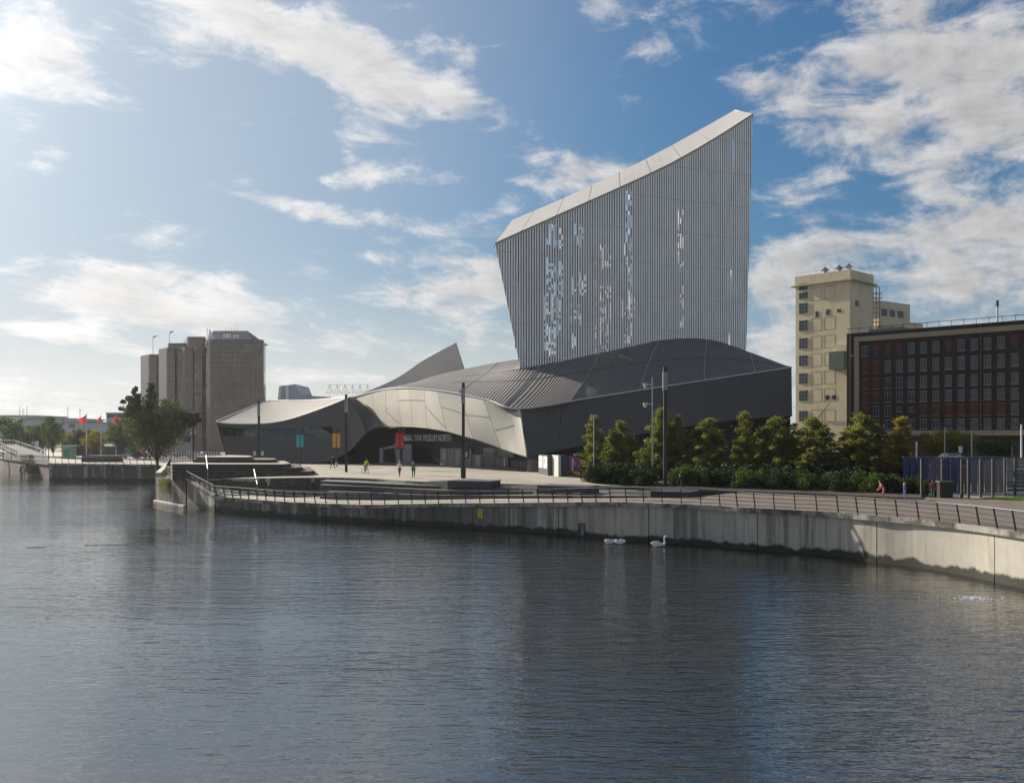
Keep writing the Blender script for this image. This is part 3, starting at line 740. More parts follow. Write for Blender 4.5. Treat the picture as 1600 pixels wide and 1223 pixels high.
def seamline(pts, name='fascia_seam'):
    q = MB(); q.path([p+Vector((-.02,-.05,0)) for p in pts], .02, 4); q.build(name, M_dark, museum)
def surfseam(i0, s0, i1, s1):
    pts = []
    for k in range(13):
        f = k/12; ii = i0+(i1-i0)*f; j = int(min(ii, len(ft)-1.001)); w = (ii-j)*4; a_ = int(w); pts.append(fasf(j, a_, s0+(s1-s0)*f).lerp(fasf(j, a_+1, s0+(s1-s0)*f), w-a_))
    seamline(pts)
for q_ in ((5,.42,6,.92),(8,.62,9,.38),(7,.45,8,.36),(6,.38,7,.45),(3,.3,5,.28),(2,.55,3,.95)): surfseam(*q_)
q = MB(); g = [[fasc(i, 0)+Vector((.1,.5,0)) for i in range(len(ft))], [fasc(i, .5)+Vector((.1,.5,0)) for i in range(len(ft))], [fasc(i, 1)+Vector((.1,.5,0)) for i in range(len(ft))]]
shell(g, .15, away=Vector((0,1,0))).build('fascia_backing', M_void, museum)
q = MB(); q.path([p+Vector((0,-.05,0)) for p in bg_[2:]], .08, 6); q.build('fascia_lower_trim', M_dark, museum)
# added fold between wing and fascia; dark cladding carries the shade there
fold = [[(545,621.5,147),(550,621.5,149),(556,622.5,149.5)],[(556,640,145.8),(568,634,147),(583,640,144.6)],[(566,660,144.2),(582,652,145),(594,653,142.6)],[(571,676,143.2),(586,668,142.8),(603,667.5,141)]]
shell(patch_grid([[P(*p) for p in r] for r in fold], 4, 4), .3).build('shade_fold_panel', M_wall, museum, smooth=True)
# --- left wing
eave = [(338,658.5,157),(360,661.5,155.8),(410,661.5,153.6),(450,655.5,151.8),(500,639,149.4),(545,621,147)]
rtop = [(338.5,658,158),(376,642.5,168),(418,627,178),(460,626,172),(500,624.5,164),(546,620,152)]
g = patch_grid([[P(*p) for p in eave], [P((a[0]+b[0])/2, (a[1]+b[1])/2+1, (a[2]+b[2])/2) for a, b in zip(eave, rtop)], [P(*p) for p in rtop]], 6, 5)
shell(g, .35, away=Vector((0,.2,-1))).build('wing_roof', M_wingroof, museum, smooth=True)
for row in (g[0], g[-1]):
    q = MB(); q.path([p+Vector((0,-.1,.02)) for p in row], .11, 6); q.build('wing_eave_trim', mat('white_trim', (.8,.8,.78), .4), museum)
q = MB(); q.path([r_[0]+Vector((-.05,0,.02)) for r_ in g], .11, 6); q.build('wing_eave_trim', mat('white_trim', (.8,.8,.78), .4), museum)
up_b = [(344,667.5,156.6),(362,668.3,155.6),(410,669.5,153.4),(450,669,151.5),(500,667.5,149),(520,666.5,148)]
lo_t = [(347,681.5,156.4),(363,681.8,155.5),(410,681.5,153.2),(450,681,151.3),(500,680,148.9),(520,679.5,147.9)]
lo_b = [(356,722,156),(368,722.5,155),(412,722.5,152.4),(452,723,150.6),(499,722.5,148),(518,720,147)]
ev2 = eave[:5]+[(520,631.5,148.3)]
cv = lambda L_: [P(*p) for p in L_]
for tp, bt in ((ev2, up_b), (lo_t, lo_b)):
    shell(patch_grid([cv(tp), cv(bt)], 4, 4, False), .3).build('wing_wall', M_wing, museum)
rt = [[(520,631.5,148.3),(535,625,147.5),(545,621.5,147)],[(520,666.5,148),(545,656,146.5),(556,640,145.8)],[(520,679.5,147.9),(548,675,146),(566,660,144.2)],[(518,720,147),(548,703,145.5),(571,676.5,143.2)]]
shell(patch_grid([[P(*p) for p in r] for r in rt], 5, 4, False), .3).build('wing_wall', M_wing, museum)
q = MB(); w1 = cv([(573,691,142.5)]); 
M_wgl = mat('dark_strip_glazing', (.012,.03,.028), .06, 0, var=.5, scale=.2, spec=.8)
topg = resample(cv(up_b), 2.6); botg = resample(cv(lo_t), 2.6); kk = min(len(topg), len(botg))
for i in range(kk-1):
    q = MB(); o = Vector((0,.35,0)); q.add([topg[i]+o, topg[i+1]+o, botg[i+1]+o, botg[i]+o, topg[i]+o*1.3, topg[i+1]+o*1.3, botg[i+1]+o*1.3, botg[i]+o*1.3], [(0,1,2,3),(4,7,6,5),(0,4,5,1),(2,6,7,3)])
    w = q.build('window', M_wgl, museum)
    if i % 2: 
        q = MB(); q.obox(topg[i]+Vector((0,.2,0)), (.09,0,0), (0,.1,0), botg[i]-topg[i]); q.build('mullion', M_galv if i in (3, 7, 11, 13) else M_dark, w)
# rear of wing
q = MB(); rp = cv(rtop); k = len(rp); q.add([(p.x, p.y, p.z-.2) for p in rp]+[(p.x+2, p.y, 3) for p in rp], [(i, i+1, k+i+1, k+i) for i in range(k-1)]); 
l0, l1 = P(*eave[0]), rp[0]; q.build('wing_rear_wall', M_wing, museum)
# --- pointed water shard behind
fin = [[(545,621,156),(573,611.5,160),(620,590.5,163),(662,562.5,166),(713,535,168)],[(552,624,156),(590,618,159),(640,612,163),(685,600,166),(727,579,168)]]
g = patch_grid([[P(*p) for p in r] for r in fin], 6, 3)
shell(g, .5).build('pointed_fin', alu('fin_cladding', (.46,.45,.43), .5, .6, .02, .12, .3), museum, smooth=True)
q = MB(); q.add([g[0][-1], g[-1][-1], g[-1][-1]+Vector((-3,14,-2)), g[0][-1]+Vector((-12,16,-9))], [(0,1,2,3)]); q.build('fin_return', M_wing, museum)
q = MB(); q.path([g[0][-1].lerp(g[1][-1], .3), g[1][14], g[2][8]], .05, 4)
# --- entrance recess
ent = [(500,726,152),(560,728,149),(600,728.5,146),(640,729,141.5),(690,729.5,135),(740,731,129),(800,733,122.5),(846,736,118.5)]
base = [Vector((P(*p).x, P(*p).y+3.0, 3.45)) for p in ent]
q = MB(); k = len(base)
q.add([p for p in base]+[Vector((p.x, p.y, 13.2 if i < 5 else 11.0)) for i, p in enumerate(base)]+[Vector((p.x+1, p.y+.4, 3.45)) for p in base]+[Vector((p.x+1, p.y+.4, 13.2 if i < 5 else 11.0)) for i, p in enumerate(base)],
      [f for i in range(k-1) for f in ((i, i+1, k+i+1, k+i), (2*k+i, 3*k+i, 3*k+i+1, 2*k+i+1), (k+i, k+i+1, 3*k+i+1, 3*k+i))])
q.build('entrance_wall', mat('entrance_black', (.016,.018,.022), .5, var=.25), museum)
rw = [(846,736,121),(900,728,126),(1000,723,134),(1100,720,142),(1200,716,150),(1236,716,152)]
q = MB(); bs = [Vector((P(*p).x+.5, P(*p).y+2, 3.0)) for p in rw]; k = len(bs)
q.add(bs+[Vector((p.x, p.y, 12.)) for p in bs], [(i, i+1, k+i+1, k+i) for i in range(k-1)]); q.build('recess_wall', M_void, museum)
# lower grey-timber front with doors, right of the entrance
def along(px):   # point on entrance wall base for a photo column
    for a, b in zip(base[:-1], base[1:]):
        ka, kb = a.x/a.y, b.x/b.y; k_ = (px-CX)/F
        if ka <= k_ <= kb: 
            t = (k_*a.y-a.x)/((b.x-a.x)-k_*(b.y-a.y)); return a.lerp(b, t)
    return base[-1]
nE = Vector((-.68,-.73,0))
def wallbox(px0, px1, z0, z1, d, m, name, off=0., parent=None):
    a, b = along(px0), along(px1); q = MB(); o = nE*off
    q.obox(Vector((a.x, a.y, z0))+o, Vector((b.x-a.x, b.y-a.y, 0)), nE*d, (0,0,z1-z0)); return q.build(name, m, parent or museum)
M_grey = mat('grey_board', (.20,.20,.19), .7, var=.15, scale=1.)
M_tim = mat('weathered_timber', (.30,.28,.23), .8, var=.2, scale=1.5, stretch=(6,6,.5))
x = 690
for w_ in (11, 11, 9, 9, 9): wallbox(x, x+w_-.6, 3.5, 6.1, .25, M_tim, 'timber_panel', .02); x += w_
wallbox(694, 699, 4.4, 5.4, .05, M_galv, 'door_panel', .30)
for x0, x1, z1, mm, nm in ((740,757,5.3,M_grey,'grey_panel'),(757.5,775,4.95,M_grey,'grey_panel'),(775.5,793,4.9,M_grey,'grey_panel'),(793.5,812,4.7,M_grey,'grey_panel'),(812.5,830,4.6,M_grey,'grey_panel')):
    wallbox(x0, x1-.4, 3.5, z1, .22, mm, nm, .02)
dm = mat('pale_door', (.33,.35,.37), .5, var=.12, scale=.8)
for x0, x1, z1 in ((715,722,5.7),(746,754,5.2)):
    d_ = wallbox(x0, x1, 3.5, z1, .12, dm, 'door', .26); wallbox(x1-1.2, x1-.7, 4.5, 4.62, .1, M_dark, 'door_handle', .38, d_)
w_ = wallbox(727, 735, 4.7, 6.4, .15, M_dark, 'window_frame', .26); wallbox(730, 734, 4.9, 5.6, .03, mat('poster_white', (.5,.5,.48), .6), 'poster', .42, w_)
wallbox(758, 806, 5.1, 6.3, .12, M_wgl, 'strip_window', .26)
wallbox(757, 808, 4.97, 5.09, .5, M_grey, 'window_ledge', .02)
wallbox(791.5, 793.2, 3.5, 5.0, .25, mat('white_pier', (.8,.8,.78), .6), 'white_pier', .3); wallbox(793.5, 799, 3.5, 5.1, .3, M_grey, 'pier', .3)
# stone plinth in front of the doors
pl = [along(505)+Vector((0,-3,0)), along(600)+Vector((-.5,-3.6,0)), along(700)+Vector((-1.6,-2.6,0)), along(760)+Vector((-1.5,-2.0,0)), along(838)+Vector((-1,-1.2,0))]
q = MB(); q.prism([(p.x, p.y) for p in pl]+[(p.x+2, p.y+2.4) for p in reversed(pl)], 3.3, 3.78); q.build('entrance_plinth', mat('plinth_stone', (.20,.19,.17), .85, var=.2), museum)
# slanted entrance portal of grey fins
po = along(655)+nE*2.2
def leaning(px0, px1, lean, z1, nm='portal_fin', m=M_grey, w=.35):
    a, b = along(px0)+nE*2.6, along(px1)+nE*2.6; d = Vector((b.x-a.x, b.y-a.y, 0))
    q = MB(); dn = d.normalized()
    vs = [a, a+d, a+d-dn*lean+Vector((0,0,z1-3.45)), a-dn*lean+Vector((0,0,z1-3.45))]; vs += [v-nE*w for v in vs]
    q.add(vs, [(0,1,2,3),(4,7,6,5),(0,4,5,1),(1,5,6,2),(2,6,7,3),(3,7,4,0)]); q.build(nm, m, museum)
leaning(613, 617.5, 0, 6.0, 'portal_post', dm)
leaning(640, 648, .9, 6.7, 'portal_fin', mat('portal_grey', (.20,.21,.22), .5, .2), 1.8); leaning(649.5, 663, .05, 6.6, 'portal_side', mat('portal_grey', (.2,.2,.2)), .3)
a, b = along(617)+nE*2.4, along(648)+nE*2.4; q = MB(); q.obox(Vector((a.x, a.y, 5.8)), Vector((b.x-a.x, b.y-a.y, .7)), nE*-1.6, (0,0,.25)); q.build('portal_canopy', dm, museum)
leaning(661, 662.5, 0, 4.9, 'portal_bollard', M_galv, .15)
# lettering
def text(body, name, size, m, loc, xdir, up=Vector((0,0,1)), parent=None, extrude=.04, sx=1., align='LEFT'):
    cu = bpy.data.curves.new(name, 'FONT'); cu.body = body; cu.size = size; cu.extrude = extrude; cu.align_x = align
    o = bpy.data.objects.new('tmp', cu); COL.objects.link(o); bpy.context.view_layer.update()
    me = bpy.data.meshes.new_from_object(o.evaluated_get(bpy.context.evaluated_depsgraph_get())); bpy.data.objects.remove(o)
    xd = xdir.normalized(); zd = xd.cross(up).normalized(); M = Matrix((xd*sx, up, zd)).transposed()
    off = Vector((0,0,0)); q = parent
    while q is not None: off += q.location; q = q.parent
    for v in me.vertices: v.co = M @ v.co + Vector(loc) - off
    me.materials.clear(); me.materials.append(m); me.name = name
    o = bpy.data.objects.new(name, me); COL.objects.link(o); o.parent = parent; return o
a, b = along(632)+nE*1.0, along(712)+nE*1.0
m_let = mat('letter_metal', (.62,.62,.60), .45, .2)
L_ = text('IMPERIAL WAR MUSEUM NORTH', 'lettering', 1.45, m_let, (a.x, a.y, 7.15), b-a, parent=museum, extrude=.05)
xs = [v.co.dot((b-a).normalized()) for v in L_.data.vertices]; s = (Vector((b.x-a.x, b.y-a.y, 0)).length)/(max(xs)-min(xs))
o0 = Vector((a.x, a.y, 0))-museum.location; dn = Vector((b.x-a.x, b.y-a.y, 0)).normalized()
for v in L_.data.vertices:
    r_ = v.co-o0; al = r_.x*dn.x+r_.y*dn.y; v.co += dn*(al*(s-1))
# ------------------------------------------------------------------ office towers of bronze mirror glass
M_mir = mat('bronze_mirror_glass', (.115,.095,.082), .04, .97, var=.22, scale=.08)
M_mul = mat('bronze_mullion', (.13,.11,.10), .4, .6)
M_mulb = mat('brown_cladding', (.20,.15,.11), .5, .3)
M_roofp = mat('slate_roof', (.10,.10,.11), .6)
offc = thing('office_block', P(362,700,300), 'tall bronze mirror glass office towers with cut corners and pitched roof top', 'office building')
def glass_tower(px0, px1, py, Y, depth, cham, yaw=0, z0=2.9, band=None, parts=True, nx=None, pitch=3.4, zb=None):
    a, b = (px0-CX)/F*Y, (px1-CX)/F*Y; zt = CZ-(py-HY)/F*Y
    pl = [(a, Y+cham), (a+cham, Y), (b-cham, Y), (b, Y+cham)] + [(x*(yy/Y)*(.985 if x > a+1.5*cham else 1.0), yy) for x, yy in ((b, Y+depth-cham), (b-cham, Y+depth), (a+cham, Y+depth), (a, Y+depth-cham))]
    cx_, cy_ = (a+b)/2, Y; ca, sa = math.cos(yaw), math.sin(yaw); pl = [(cx_+(x-cx_)*ca-(y-cy_)*sa, cy_+(x-cx_)*sa+(y-cy_)*ca) for x, y in pl]
    q = MB(); q.prism([(x, y) for x, y in pl], z0, zt-1.2); q.build('core', M_mulb if band else M_mul, offc)
    q = MB(); q.prism([((x-(a+b)/2)*1.01+(a+b)/2, (y-(Y+depth/2))*1.01+Y+depth/2) for x, y in pl], zt-1.2, zt); q.build('parapet', M_mul, offc)
    gl = MB(); ml = MB()
    zs = zb if zb else z0+4
    for (p, r) in zip(pl[:4], pl[1:5]):
        p, r = Vector((*p, 0)), Vector((*r, 0)); L_ = (r-p).length; n = max(1, round(L_/1.25)); m = max(1, round((zt-1.2-zs)/1.55)); t = (r-p)/n; nn = Vector((t.y, -t.x, 0)).normalized()
        hz_ = (zt-1.2-zs)/m
        for i in range(n):
            for j in range(m):
                o = p+t*i+Vector((0,0,zs+hz_*j))+nn*.10; w1 = random.gauss(0, .022); w2 = random.gauss(0, .03)
                A, B, C_, D_ = o+t*.02+Vector((0,0,.03)), o+t*.98+Vector((0,0,.03))+nn*w1, o+t*.98+Vector((0,0,hz_-.03))+nn*(w1+w2), o+t*.02+Vector((0,0,hz_-.03))+nn*w2
                gl.add([A, B, C_, D_], [(0,1,2,3)])
    tag(gl.build('glazing', M_mir, offc), kind='stuff')
glass_tower(233,247,553.5,322,9,.5,.30)
glass_tower(245,262,552.5,322,9,.5,-.12)
glass_tower(261,275,543,310,8,.5,.32)
glass_tower(260,290,536,318,14,.8,-.1)
glass_tower(275,291,544,308,8,.5,-.22)
glass_tower(292,320,526,314,18,.8,.06)
glass_tower(303,318,541,303,10,.4,-.10); glass_tower(289,303,542,306,8,.4,.34)
glass_tower(319,409,530,300,34,2.0, band=True, zb=17.0)
a, b = (326-CX)/F*300, (392-CX)/F*300; zr = CZ+150/F*300
q = MB(); vs = [(a,301,zr),(b+0,301,zr),(b,318,zr),(a,318,zr),(a+1.2,310,zr+3.4),(b-3.2,310,zr+3.4)]
vs = [(a,300.6,zr),(b,300.6,zr),(b-2.8,306,zr+3.4),(a-.5,306,zr+3.4),(a,322,zr),(b,322,zr)]
q.add(vs, [(0,1,2,3),(0,3,4),(1,5,2),(3,2,5,4),(0,4,5,1)]); q.build('pitched_roof', M_roofp, offc)
q = MB(); q.add([(a-.6,301,zr),(a+.0,301,zr+3.6),(a+1.9,300.4,zr)], [(0,1,2)]); q.build('gable_fin', mat('white_trim', (.8,.8,.78), .4), offc)
for x in (350,354,358,366,371): 
    q = MB(); X = (x-CX)/F*300; q.box(X-.3, X+.3, 300.2, 300.4, zr+.5, zr+1.5+random.random()*.5); q.build('roof_sign_letter', mat('white_trim', (.8,.8,.78)), offc)
for x in (344,348,353,358,363): 
    q = MB(); X = (x-CX)/F*300; q.tube((X,306,zr+3.3), (X,306,zr+4.4), .05, n=4); q.build('aerial', M_dark, offc)
for x, y0, y1, Y in ((239,553,528,323),(265,536,521,318),(324,530,512,304)):
    q = MB(); q.tube(P(x,y0,Y), P(x,y1,Y), .09, n=5); m_ = q.build('roof_mast', M_galv, offc)
    if x < 300: q = MB(); t = P(x,y1,Y); q.add([t, t+Vector((1.2,.3,.5)), t+Vector((1.3,.2,.9)), t+Vector((0,0,.6))], [(0,1,2,3)]); q.build('flag', mat('grey_flag', (.25,.27,.32), .8), m_)
# ------------------------------------------------------------------ cream mill tower
M_cream = mat('cream_render', (.60,.52,.345), .85, var=.10, scale=.25, bump=.15, bscale=6, fn=lambda N, L, tc, s, b: mixc(N, L, rampn(N, L, noisen(N, L, tc, (1.2,1.2,.05), 1., 5, .7), .52, .72, 0, .35), s, (.25,.22,.15)))
M_wf = mat('white_window_frame', (.14,.15,.155), .6)
M_pane = mat('window_glass', (.035,.045,.055), .10, 0, var=.6, scale=.5, spec=.45)
M_dgl = mat('dark_opening', (.03,.03,.035), .4)
K = P(1328,421,195); zt = K.z
e1 = Vector((-.68,.733,0)); e2 = Vector((.733,.68,0)); LW, RW = 12.6, 10.3
mill = thing('mill_tower', (K.x, K.y, 2.9), 'cream rendered mill tower with small windows and three roof vents', 'tower')
Z = Vector((0,0,1))
def at(s, z, off=0, e=e1, n=None): return Vector((K.x, K.y, 0))+e*s+Z*z+(-e2 if e is e1 else -e1)*off
q = MB(); c = [Vector((K.x, K.y, 0)), Vector((K.x, K.y, 0))+e1*LW, Vector((K.x, K.y, 0))+e1*LW+e2*RW, Vector((K.x, K.y, 0))+e2*RW]
q.prism([(p.x, p.y) for p in c], 2.9, zt-.3); q.build('wall', M_cream, mill)
cen = sum(c, Vector())/4
q = MB(); q.prism([(cen+(p-cen)*1.02)[:2] for p in c], zt-1.9, zt); q.build('parapet', M_cream, mill)
q = MB(); q.prism([(cen+(p-cen)*1.13)[:2] for p in c], zt-2.3, zt-2.05); q.build('cornice', mat('weathered_cream', (.36,.32,.24), .9, var=.3), mill)
def facebox(e, s0, s1, z0, z1, off, d, m, name, par):
    o = at(s0, z0, off, e); n = (-e2 if e is e1 else -e1)
    q = MB(); q.obox(o, e*(s1-s0), n*d, Z*(z1-z0)); return q.build(name, m, par)
def pxs(px, e):     # distance along face for a photo column
    k = (px-CX)/F; return (k*K.y-K.x)/(e.x-k*e.y)
def win(e, px0, px1, z0, z1, par, cols=3, rowsn=2, name='window'):
    s0, s1 = sorted((pxs(px0, e), pxs(px1, e)))
    w = facebox(e, s0, s1, z0, z1, -.02, .06, M_pane, name, par)
    n = (-e2 if e is e1 else -e1); q = MB()
    for i in range(cols+1):
        s = s0+(s1-s0)*i/cols; q.obox(at(s-.07, z0-.04, .04, e), e*.14, n*.06, Z*(z1-z0+.08))
    for j in range(rowsn+1):
        z = z0+(z1-z0)*j/rowsn; q.obox(at(s0-.07, z-.06, .045, e), e*(s1-s0+.14), n*.065, Z*.12)
    q.build('frame', M_wf, w); return w
for y, h in ((447,1.4),(461,1.3),(481,2.2),(508,2.2),(536,2.2),(563,2.2),(591,2.2),(618,2.2),(650,2.2)):
    z = CZ+(HY-y)/F*202; win(e1, 1249, 1262, z-h/2, z+h/2, mill, 3, 1 if h < 2 else 3)
    for a_, b_ in ((1267,1284),(1287.5,1305)):
        s0, s1 = sorted((pxs(a_, e1), pxs(b_, e1))); n = -e2
        q = MB()
        for (u0, u1, v0, v1) in ((s0, s1, z+1.3, z+1.42), (s0, s0+.12, z-1.3, z+1.3), (s1-.12, s1, z-1.3, z+1.3), (s0, s1, z-1.42, z-1.3)):
            q.obox(at(u0, v0, 0, e1), e1*(u1-u0), n*.02, Z*(v1-v0))
        if y != 481 and y != 447: q.build('blind_panel_frame', mat('recess_shade_edge', (.33,.28,.19), .9), mill)  # darker edge colour puts the shading of the panel recesses into the frame
for px, y, w_, h in ((1276.5,489.5,5,9),(1293.6,488,5.5,9),(1311,487.6,6,5),(1293,621,6,7),(1303.5,621,6,7)):
    Yh = 199; z = CZ+(HY-y)/F*Yh; hh = h/F*Yh/2
    w = facebox(e1, *sorted((pxs(px-w_/2, e1), pxs(px+w_/2, e1))), z-hh, z+hh, .0, .05, M_dgl if y < 600 else M_pane, 'small_window', mill)
z = CZ+(HY-475)/F*198; facebox(e2, *sorted((pxs(1336, e2), pxs(1341.5, e2))), z-.6, z+.6, 0, .05, M_dgl, 'small_window', mill)
for px in (1281,1303,1318):
    s = pxs(px, e1); p = at(s, zt, -2.2, e1); q = MB(); q.tube(p, p+Z*.9, .55, n=10); v = q.build('roof_vent', M_galv, mill); q = MB(); q.tube(p+Z*.9, p+Z*1.7, .95, .12, 12); q.build('vent_cowl', mat('dark_cowl', (.09,.085,.08), .7), v)
q = MB()
for f in range(9):
    for e, LL in ((e1, LW), (e2, RW)): p = at(LL*f/8, zt, -.3, e); q.tube(p, p+Z*.9, .03, n=4)
for e, LL in ((e1, LW), (e2, RW)): q.tube(at(0, zt+.9, -.3, e), at(LL, zt+.9, -.3, e), .03, n=4)
q.build('roof_rail', M_galv, mill)
facebox(e1, .2, 3.6, CZ+(HY-577)/F*195, CZ+(HY-549)/F*195, 0, 2.2, mat('green_box_cladding', (.075,.10,.075), .6), 'green_bay', mill)
facebox(e1, .2, 2.6, CZ+(HY-548.8)/F*195, CZ+(HY-538)/F*195, 0, 1.2, M_cream, 'bay_top', mill)
q = MB(); p = at(7.2, CZ+(HY-652)/F*198, .2, e1); q.tube(p, p+Vector((1.6,-2.5,3)), .09, n=5); q.build('hoist_arm', M_wf, mill)
# rear wing of the mill with steel stair
o = Vector((K.x, K.y, 0))+e2*RW
rear = thing('mill_annexe', (o.x, o.y, 2.9), 'lower cream mill annexe with three wide windows behind the brick block', 'building')
X0 = P(1364,468,206); X1 = P(1422,475,214)
q = MB(); q.prism([(X0.x, X0.y), (X1.x, X1.y), (X1.x-3, X1.y+9), (X0.x-3, X0.y+9)], 2.9, X0.z); q.build('wall', M_cream, rear)
dd = Vector((X1.x-X0.x, X1.y-X0.y, 0)); nn = Vector((dd.y, -dd.x, 0)).normalized()
for f0, f1 in ((.22,.36),(.44,.57),(.65,.80)):
    q = MB(); q.obox(Vector((X0.x, X0.y, X0.z-3.3))+dd*f0, dd*(f1-f0), nn*.06, Z*1.5); w = q.build('window', M_pane, rear)
    q = MB()
    for t in (0, .33, .66, 1): q.obox(Vector((X0.x, X0.y, X0.z-3.35))+dd*(f0+(f1-f0)*t)+nn*.02, dd.normalized()*.12, nn*.08, Z*1.6)
    q.build('frame', M_wf, w)
q = MB(); q.obox(Vector((X0.x, X0.y, X0.z-5.8))-nn*-.0, dd*1.18, nn*1.6, Z*1.4); q.build('gallery_parapet', M_cream, rear)
q = MB(); q.obox(Vector((X0.x, X0.y, 3))+nn*.1, dd*1.14, nn*1.1, Z*(X0.z-8.8)); q.build('gallery_wall', M_cream, rear)
q = MB()
for k in range(12): p = Vector((X0.x, X0.y, X0.z))+dd*k/11+nn*-.2; q.tube(p, p+Z*1.0, .03, n=4)
q.tube(Vector((X0.x, X0.y, X0.z+1)), Vector((X1.x, X1.y, X0.z+1)), .035, n=4); q.build('roof_rail', M_galv, rear)
st = thing('steel_stair_tower', P(1368,515,203), 'open steel ladder frame standing beside the cream mill tower', 'stair tower')
q = MB()
for px in (1364,1369,1374):
    q.tube(P(px,515,203), P(px,448,203), .12, n=5); q.tube(P(px,515,205), P(px,448,205), .12, n=5)
q.tube(P(1364,448,203), P(1374,448,203), .12, n=5); q.build('frame', mat('rust_frame', (.30,.24,.17), .7), st)
for k in range(8):
    y = 458+k*7.5; q = MB(); a, b = P(1364,y,203), P(1374,y,205); q.obox(a, (b.x-a.x,0,0), (0,1.6,0), (0,0,.12)); q.build('landing', M_galv, st)
# ------------------------------------------------------------------ brick mill block
def brick_fn(N, L, tc, src, b):
    br = N.new('ShaderNodeTexBrick'); br.inputs['Scale'].default_value = 1; br.inputs['Brick Width'].default_value = .45; br.inputs['Row Height'].default_value = .15; br.inputs['Mortar Size'].default_value = .008
    br.inputs['Color1'].default_value = (1,1,1,1); br.inputs['Color2'].default_value = (.75,.7,.7,1); br.inputs['Mortar'].default_value = (.9,.85,.8,1)
    sp = N.new('ShaderNodeSeparateXYZ'); L.new(tc.outputs['Object'], sp.inputs[0]); cb = N.new('ShaderNodeCombineXYZ'); L.new(mth(N, L, 'SUBTRACT', sp.outputs[0], sp.outputs[1]), cb.inputs[0]); L.new(sp.outputs[2], cb.inputs[1]); L.new(cb.outputs[0], br.inputs['Vector'])
    m = N.new('ShaderNodeMix'); m.data_type = 'RGBA'; m.blend_type = 'MULTIPLY'; m.inputs[0].default_value = .8; L.new(src, m.inputs[6]); L.new(br.outputs[0], m.inputs[7]); return m.outputs[2]
M_brick = mat('dark_red_brick', (.046,.021,.015), .9, var=.25, scale=.4, fn=brick_fn)
M_redb = mat('orange_brick_infill', (.12,.038,.022), .9, var=.15, scale=.6, fn=brick_fn)
M_tan = mat('tan_stone_band', (.28,.235,.16), .85, var=.12, scale=.4)
M_lint = mat('pale_lintel', (.17,.155,.13), .8, var=.15)
K = P(1323,522,170); zt = K.z; TH = R(44)
e1 = Vector((math.cos(TH), -math.sin(TH), 0)); e2 = Vector((math.sin(TH), math.cos(TH), 0))   # e2 points into the block
brk = thing('brick_building', (K.x, K.y, 2.9), 'long dark brick mill block with tan stone frame and rows of windows', 'building')
base_ = Vector((K.x, K.y, 0)); LL = 46
def bb(s0, s1, z0, z1, off, d, m, name, par=None):
    q = MB(); q.obox(base_+e1*s0+Z*z0-e2*off, e1*(s1-s0), -e2*d, Z*(z1-z0)); return q.build(name, m, par or brk)
q = MB(); q.obox(base_+Z*2.9, e1*LL, e2*18, Z*(zt-2.9)); q.build('wall', M_brick, brk)
bb(1.5, 2.35, 8.9, 25.0, 0, .22, M_tan, 'stone_band'); bb(1.5, LL, 25.0, 25.85, 0, .24, M_tan, 'stone_band'); bb(0, LL, 8.0, 8.85, 0, .35, M_tan, 'stone_ledge'); bb(0, LL, zt-.12, zt+.05, .0, .15, M_dark, 'coping')
rowz = [(23.15,1.75),(20.2,2.0),(17.25,1.8),(14.75,1.75),(12.3,1.8),(9.95,1.55)]
bricked = {(1,0),(1,1),(2,0),(2,1),(3,0),(3,1)} | {(4,c) for c in range(5,12)} | {(4,0)}
vents = {(0,1),(0,2),(0,3),(0,7),(0,12)}
half = {(4,3),(4,4)}
def bwin(s0, w, z0, h):
    wd = bb(s0, s0+w, z0, z0+h, .0, .05, M_pane, 'window')
    q = MB()
    for (u, v, uw, vh) in ((0,0,.09,h),(w-.09,0,.09,h),(w/2-.05,0,.10,h),(0,0,w,.08),(0,h-.1,w,.1),(0,h*.62,w,.06)):
        q.obox(base_+e1*(s0+u)+Z*(z0+v)-e2*.05, e1*uw, -e2*.05, Z*vh)
    q.build('frame', M_wf, wd)
    q = MB(); q.obox(base_+e1*(s0-.1)+Z*(z0-.14)-e2*.0, e1*(w+.2), -e2*.16, Z*.13); q.build('sill', M_lint, wd)
    return wd
for r, (zc, h) in enumerate(rowz):
    for c in range(21):
        s = 2.85+c*2.06; w = 1.12
        if s > LL-2: continue
        z0 = zc-h/2
        if (r, c) in vents:
            bb(s, s+w, z0+.75, z0+h+.2, 0, .03, M_redb, 'brick_infill'); v = bb(s+.15, s+w-.1, z0-.1, z0+.72, 0, .08, M_dgl, 'vent'); 
        elif (r, c) in bricked:
            bb(s, s+w, z0, z0+h, 0, .03, M_redb, 'brick_infill'); bb(s-.08, s+w+.08, z0+h, z0+h+.1, 0, .09, M_lint, 'lintel'); bb(s-.08, s+w+.08, z0-.12, z0, 0, .12, M_lint, 'sill')
        elif (r, c) in half: bwin(s+.1, .9, z0+.8, .8)
        else:
            bwin(s, w, z0, h); bb(s-.05, s+w+.05, z0+h, z0+h+.1, 0, .08, M_lint, 'lintel')
for c in range(20): 
    s = 3+c*2.06; wd = bb(s, s+1.3, 4.0, 7.3, 0, .05, M_dgl, 'ground_floor_window')
bb(22.9, 23.0, 8.9, zt, 0, .12, mat('copper_pipe', (.16,.10,.08), .6), 'downpipe'); bb(.6, .72, 3, zt, 0, .12, M_galv, 'downpipe'); bb(.75, 1.5, 22.4, 22.6, 0, .3, M_galv, 'pipe_bracket')
q = MB()
for k in range(24): 
    p = base_+e1*(k*2)+Z*zt+e2*.8; q.tube(p, p+Z*1.0, .04, n=4); q.obox(p+Z*1.0-e1*.35, e1*.7, e2*.3, Z*.08)
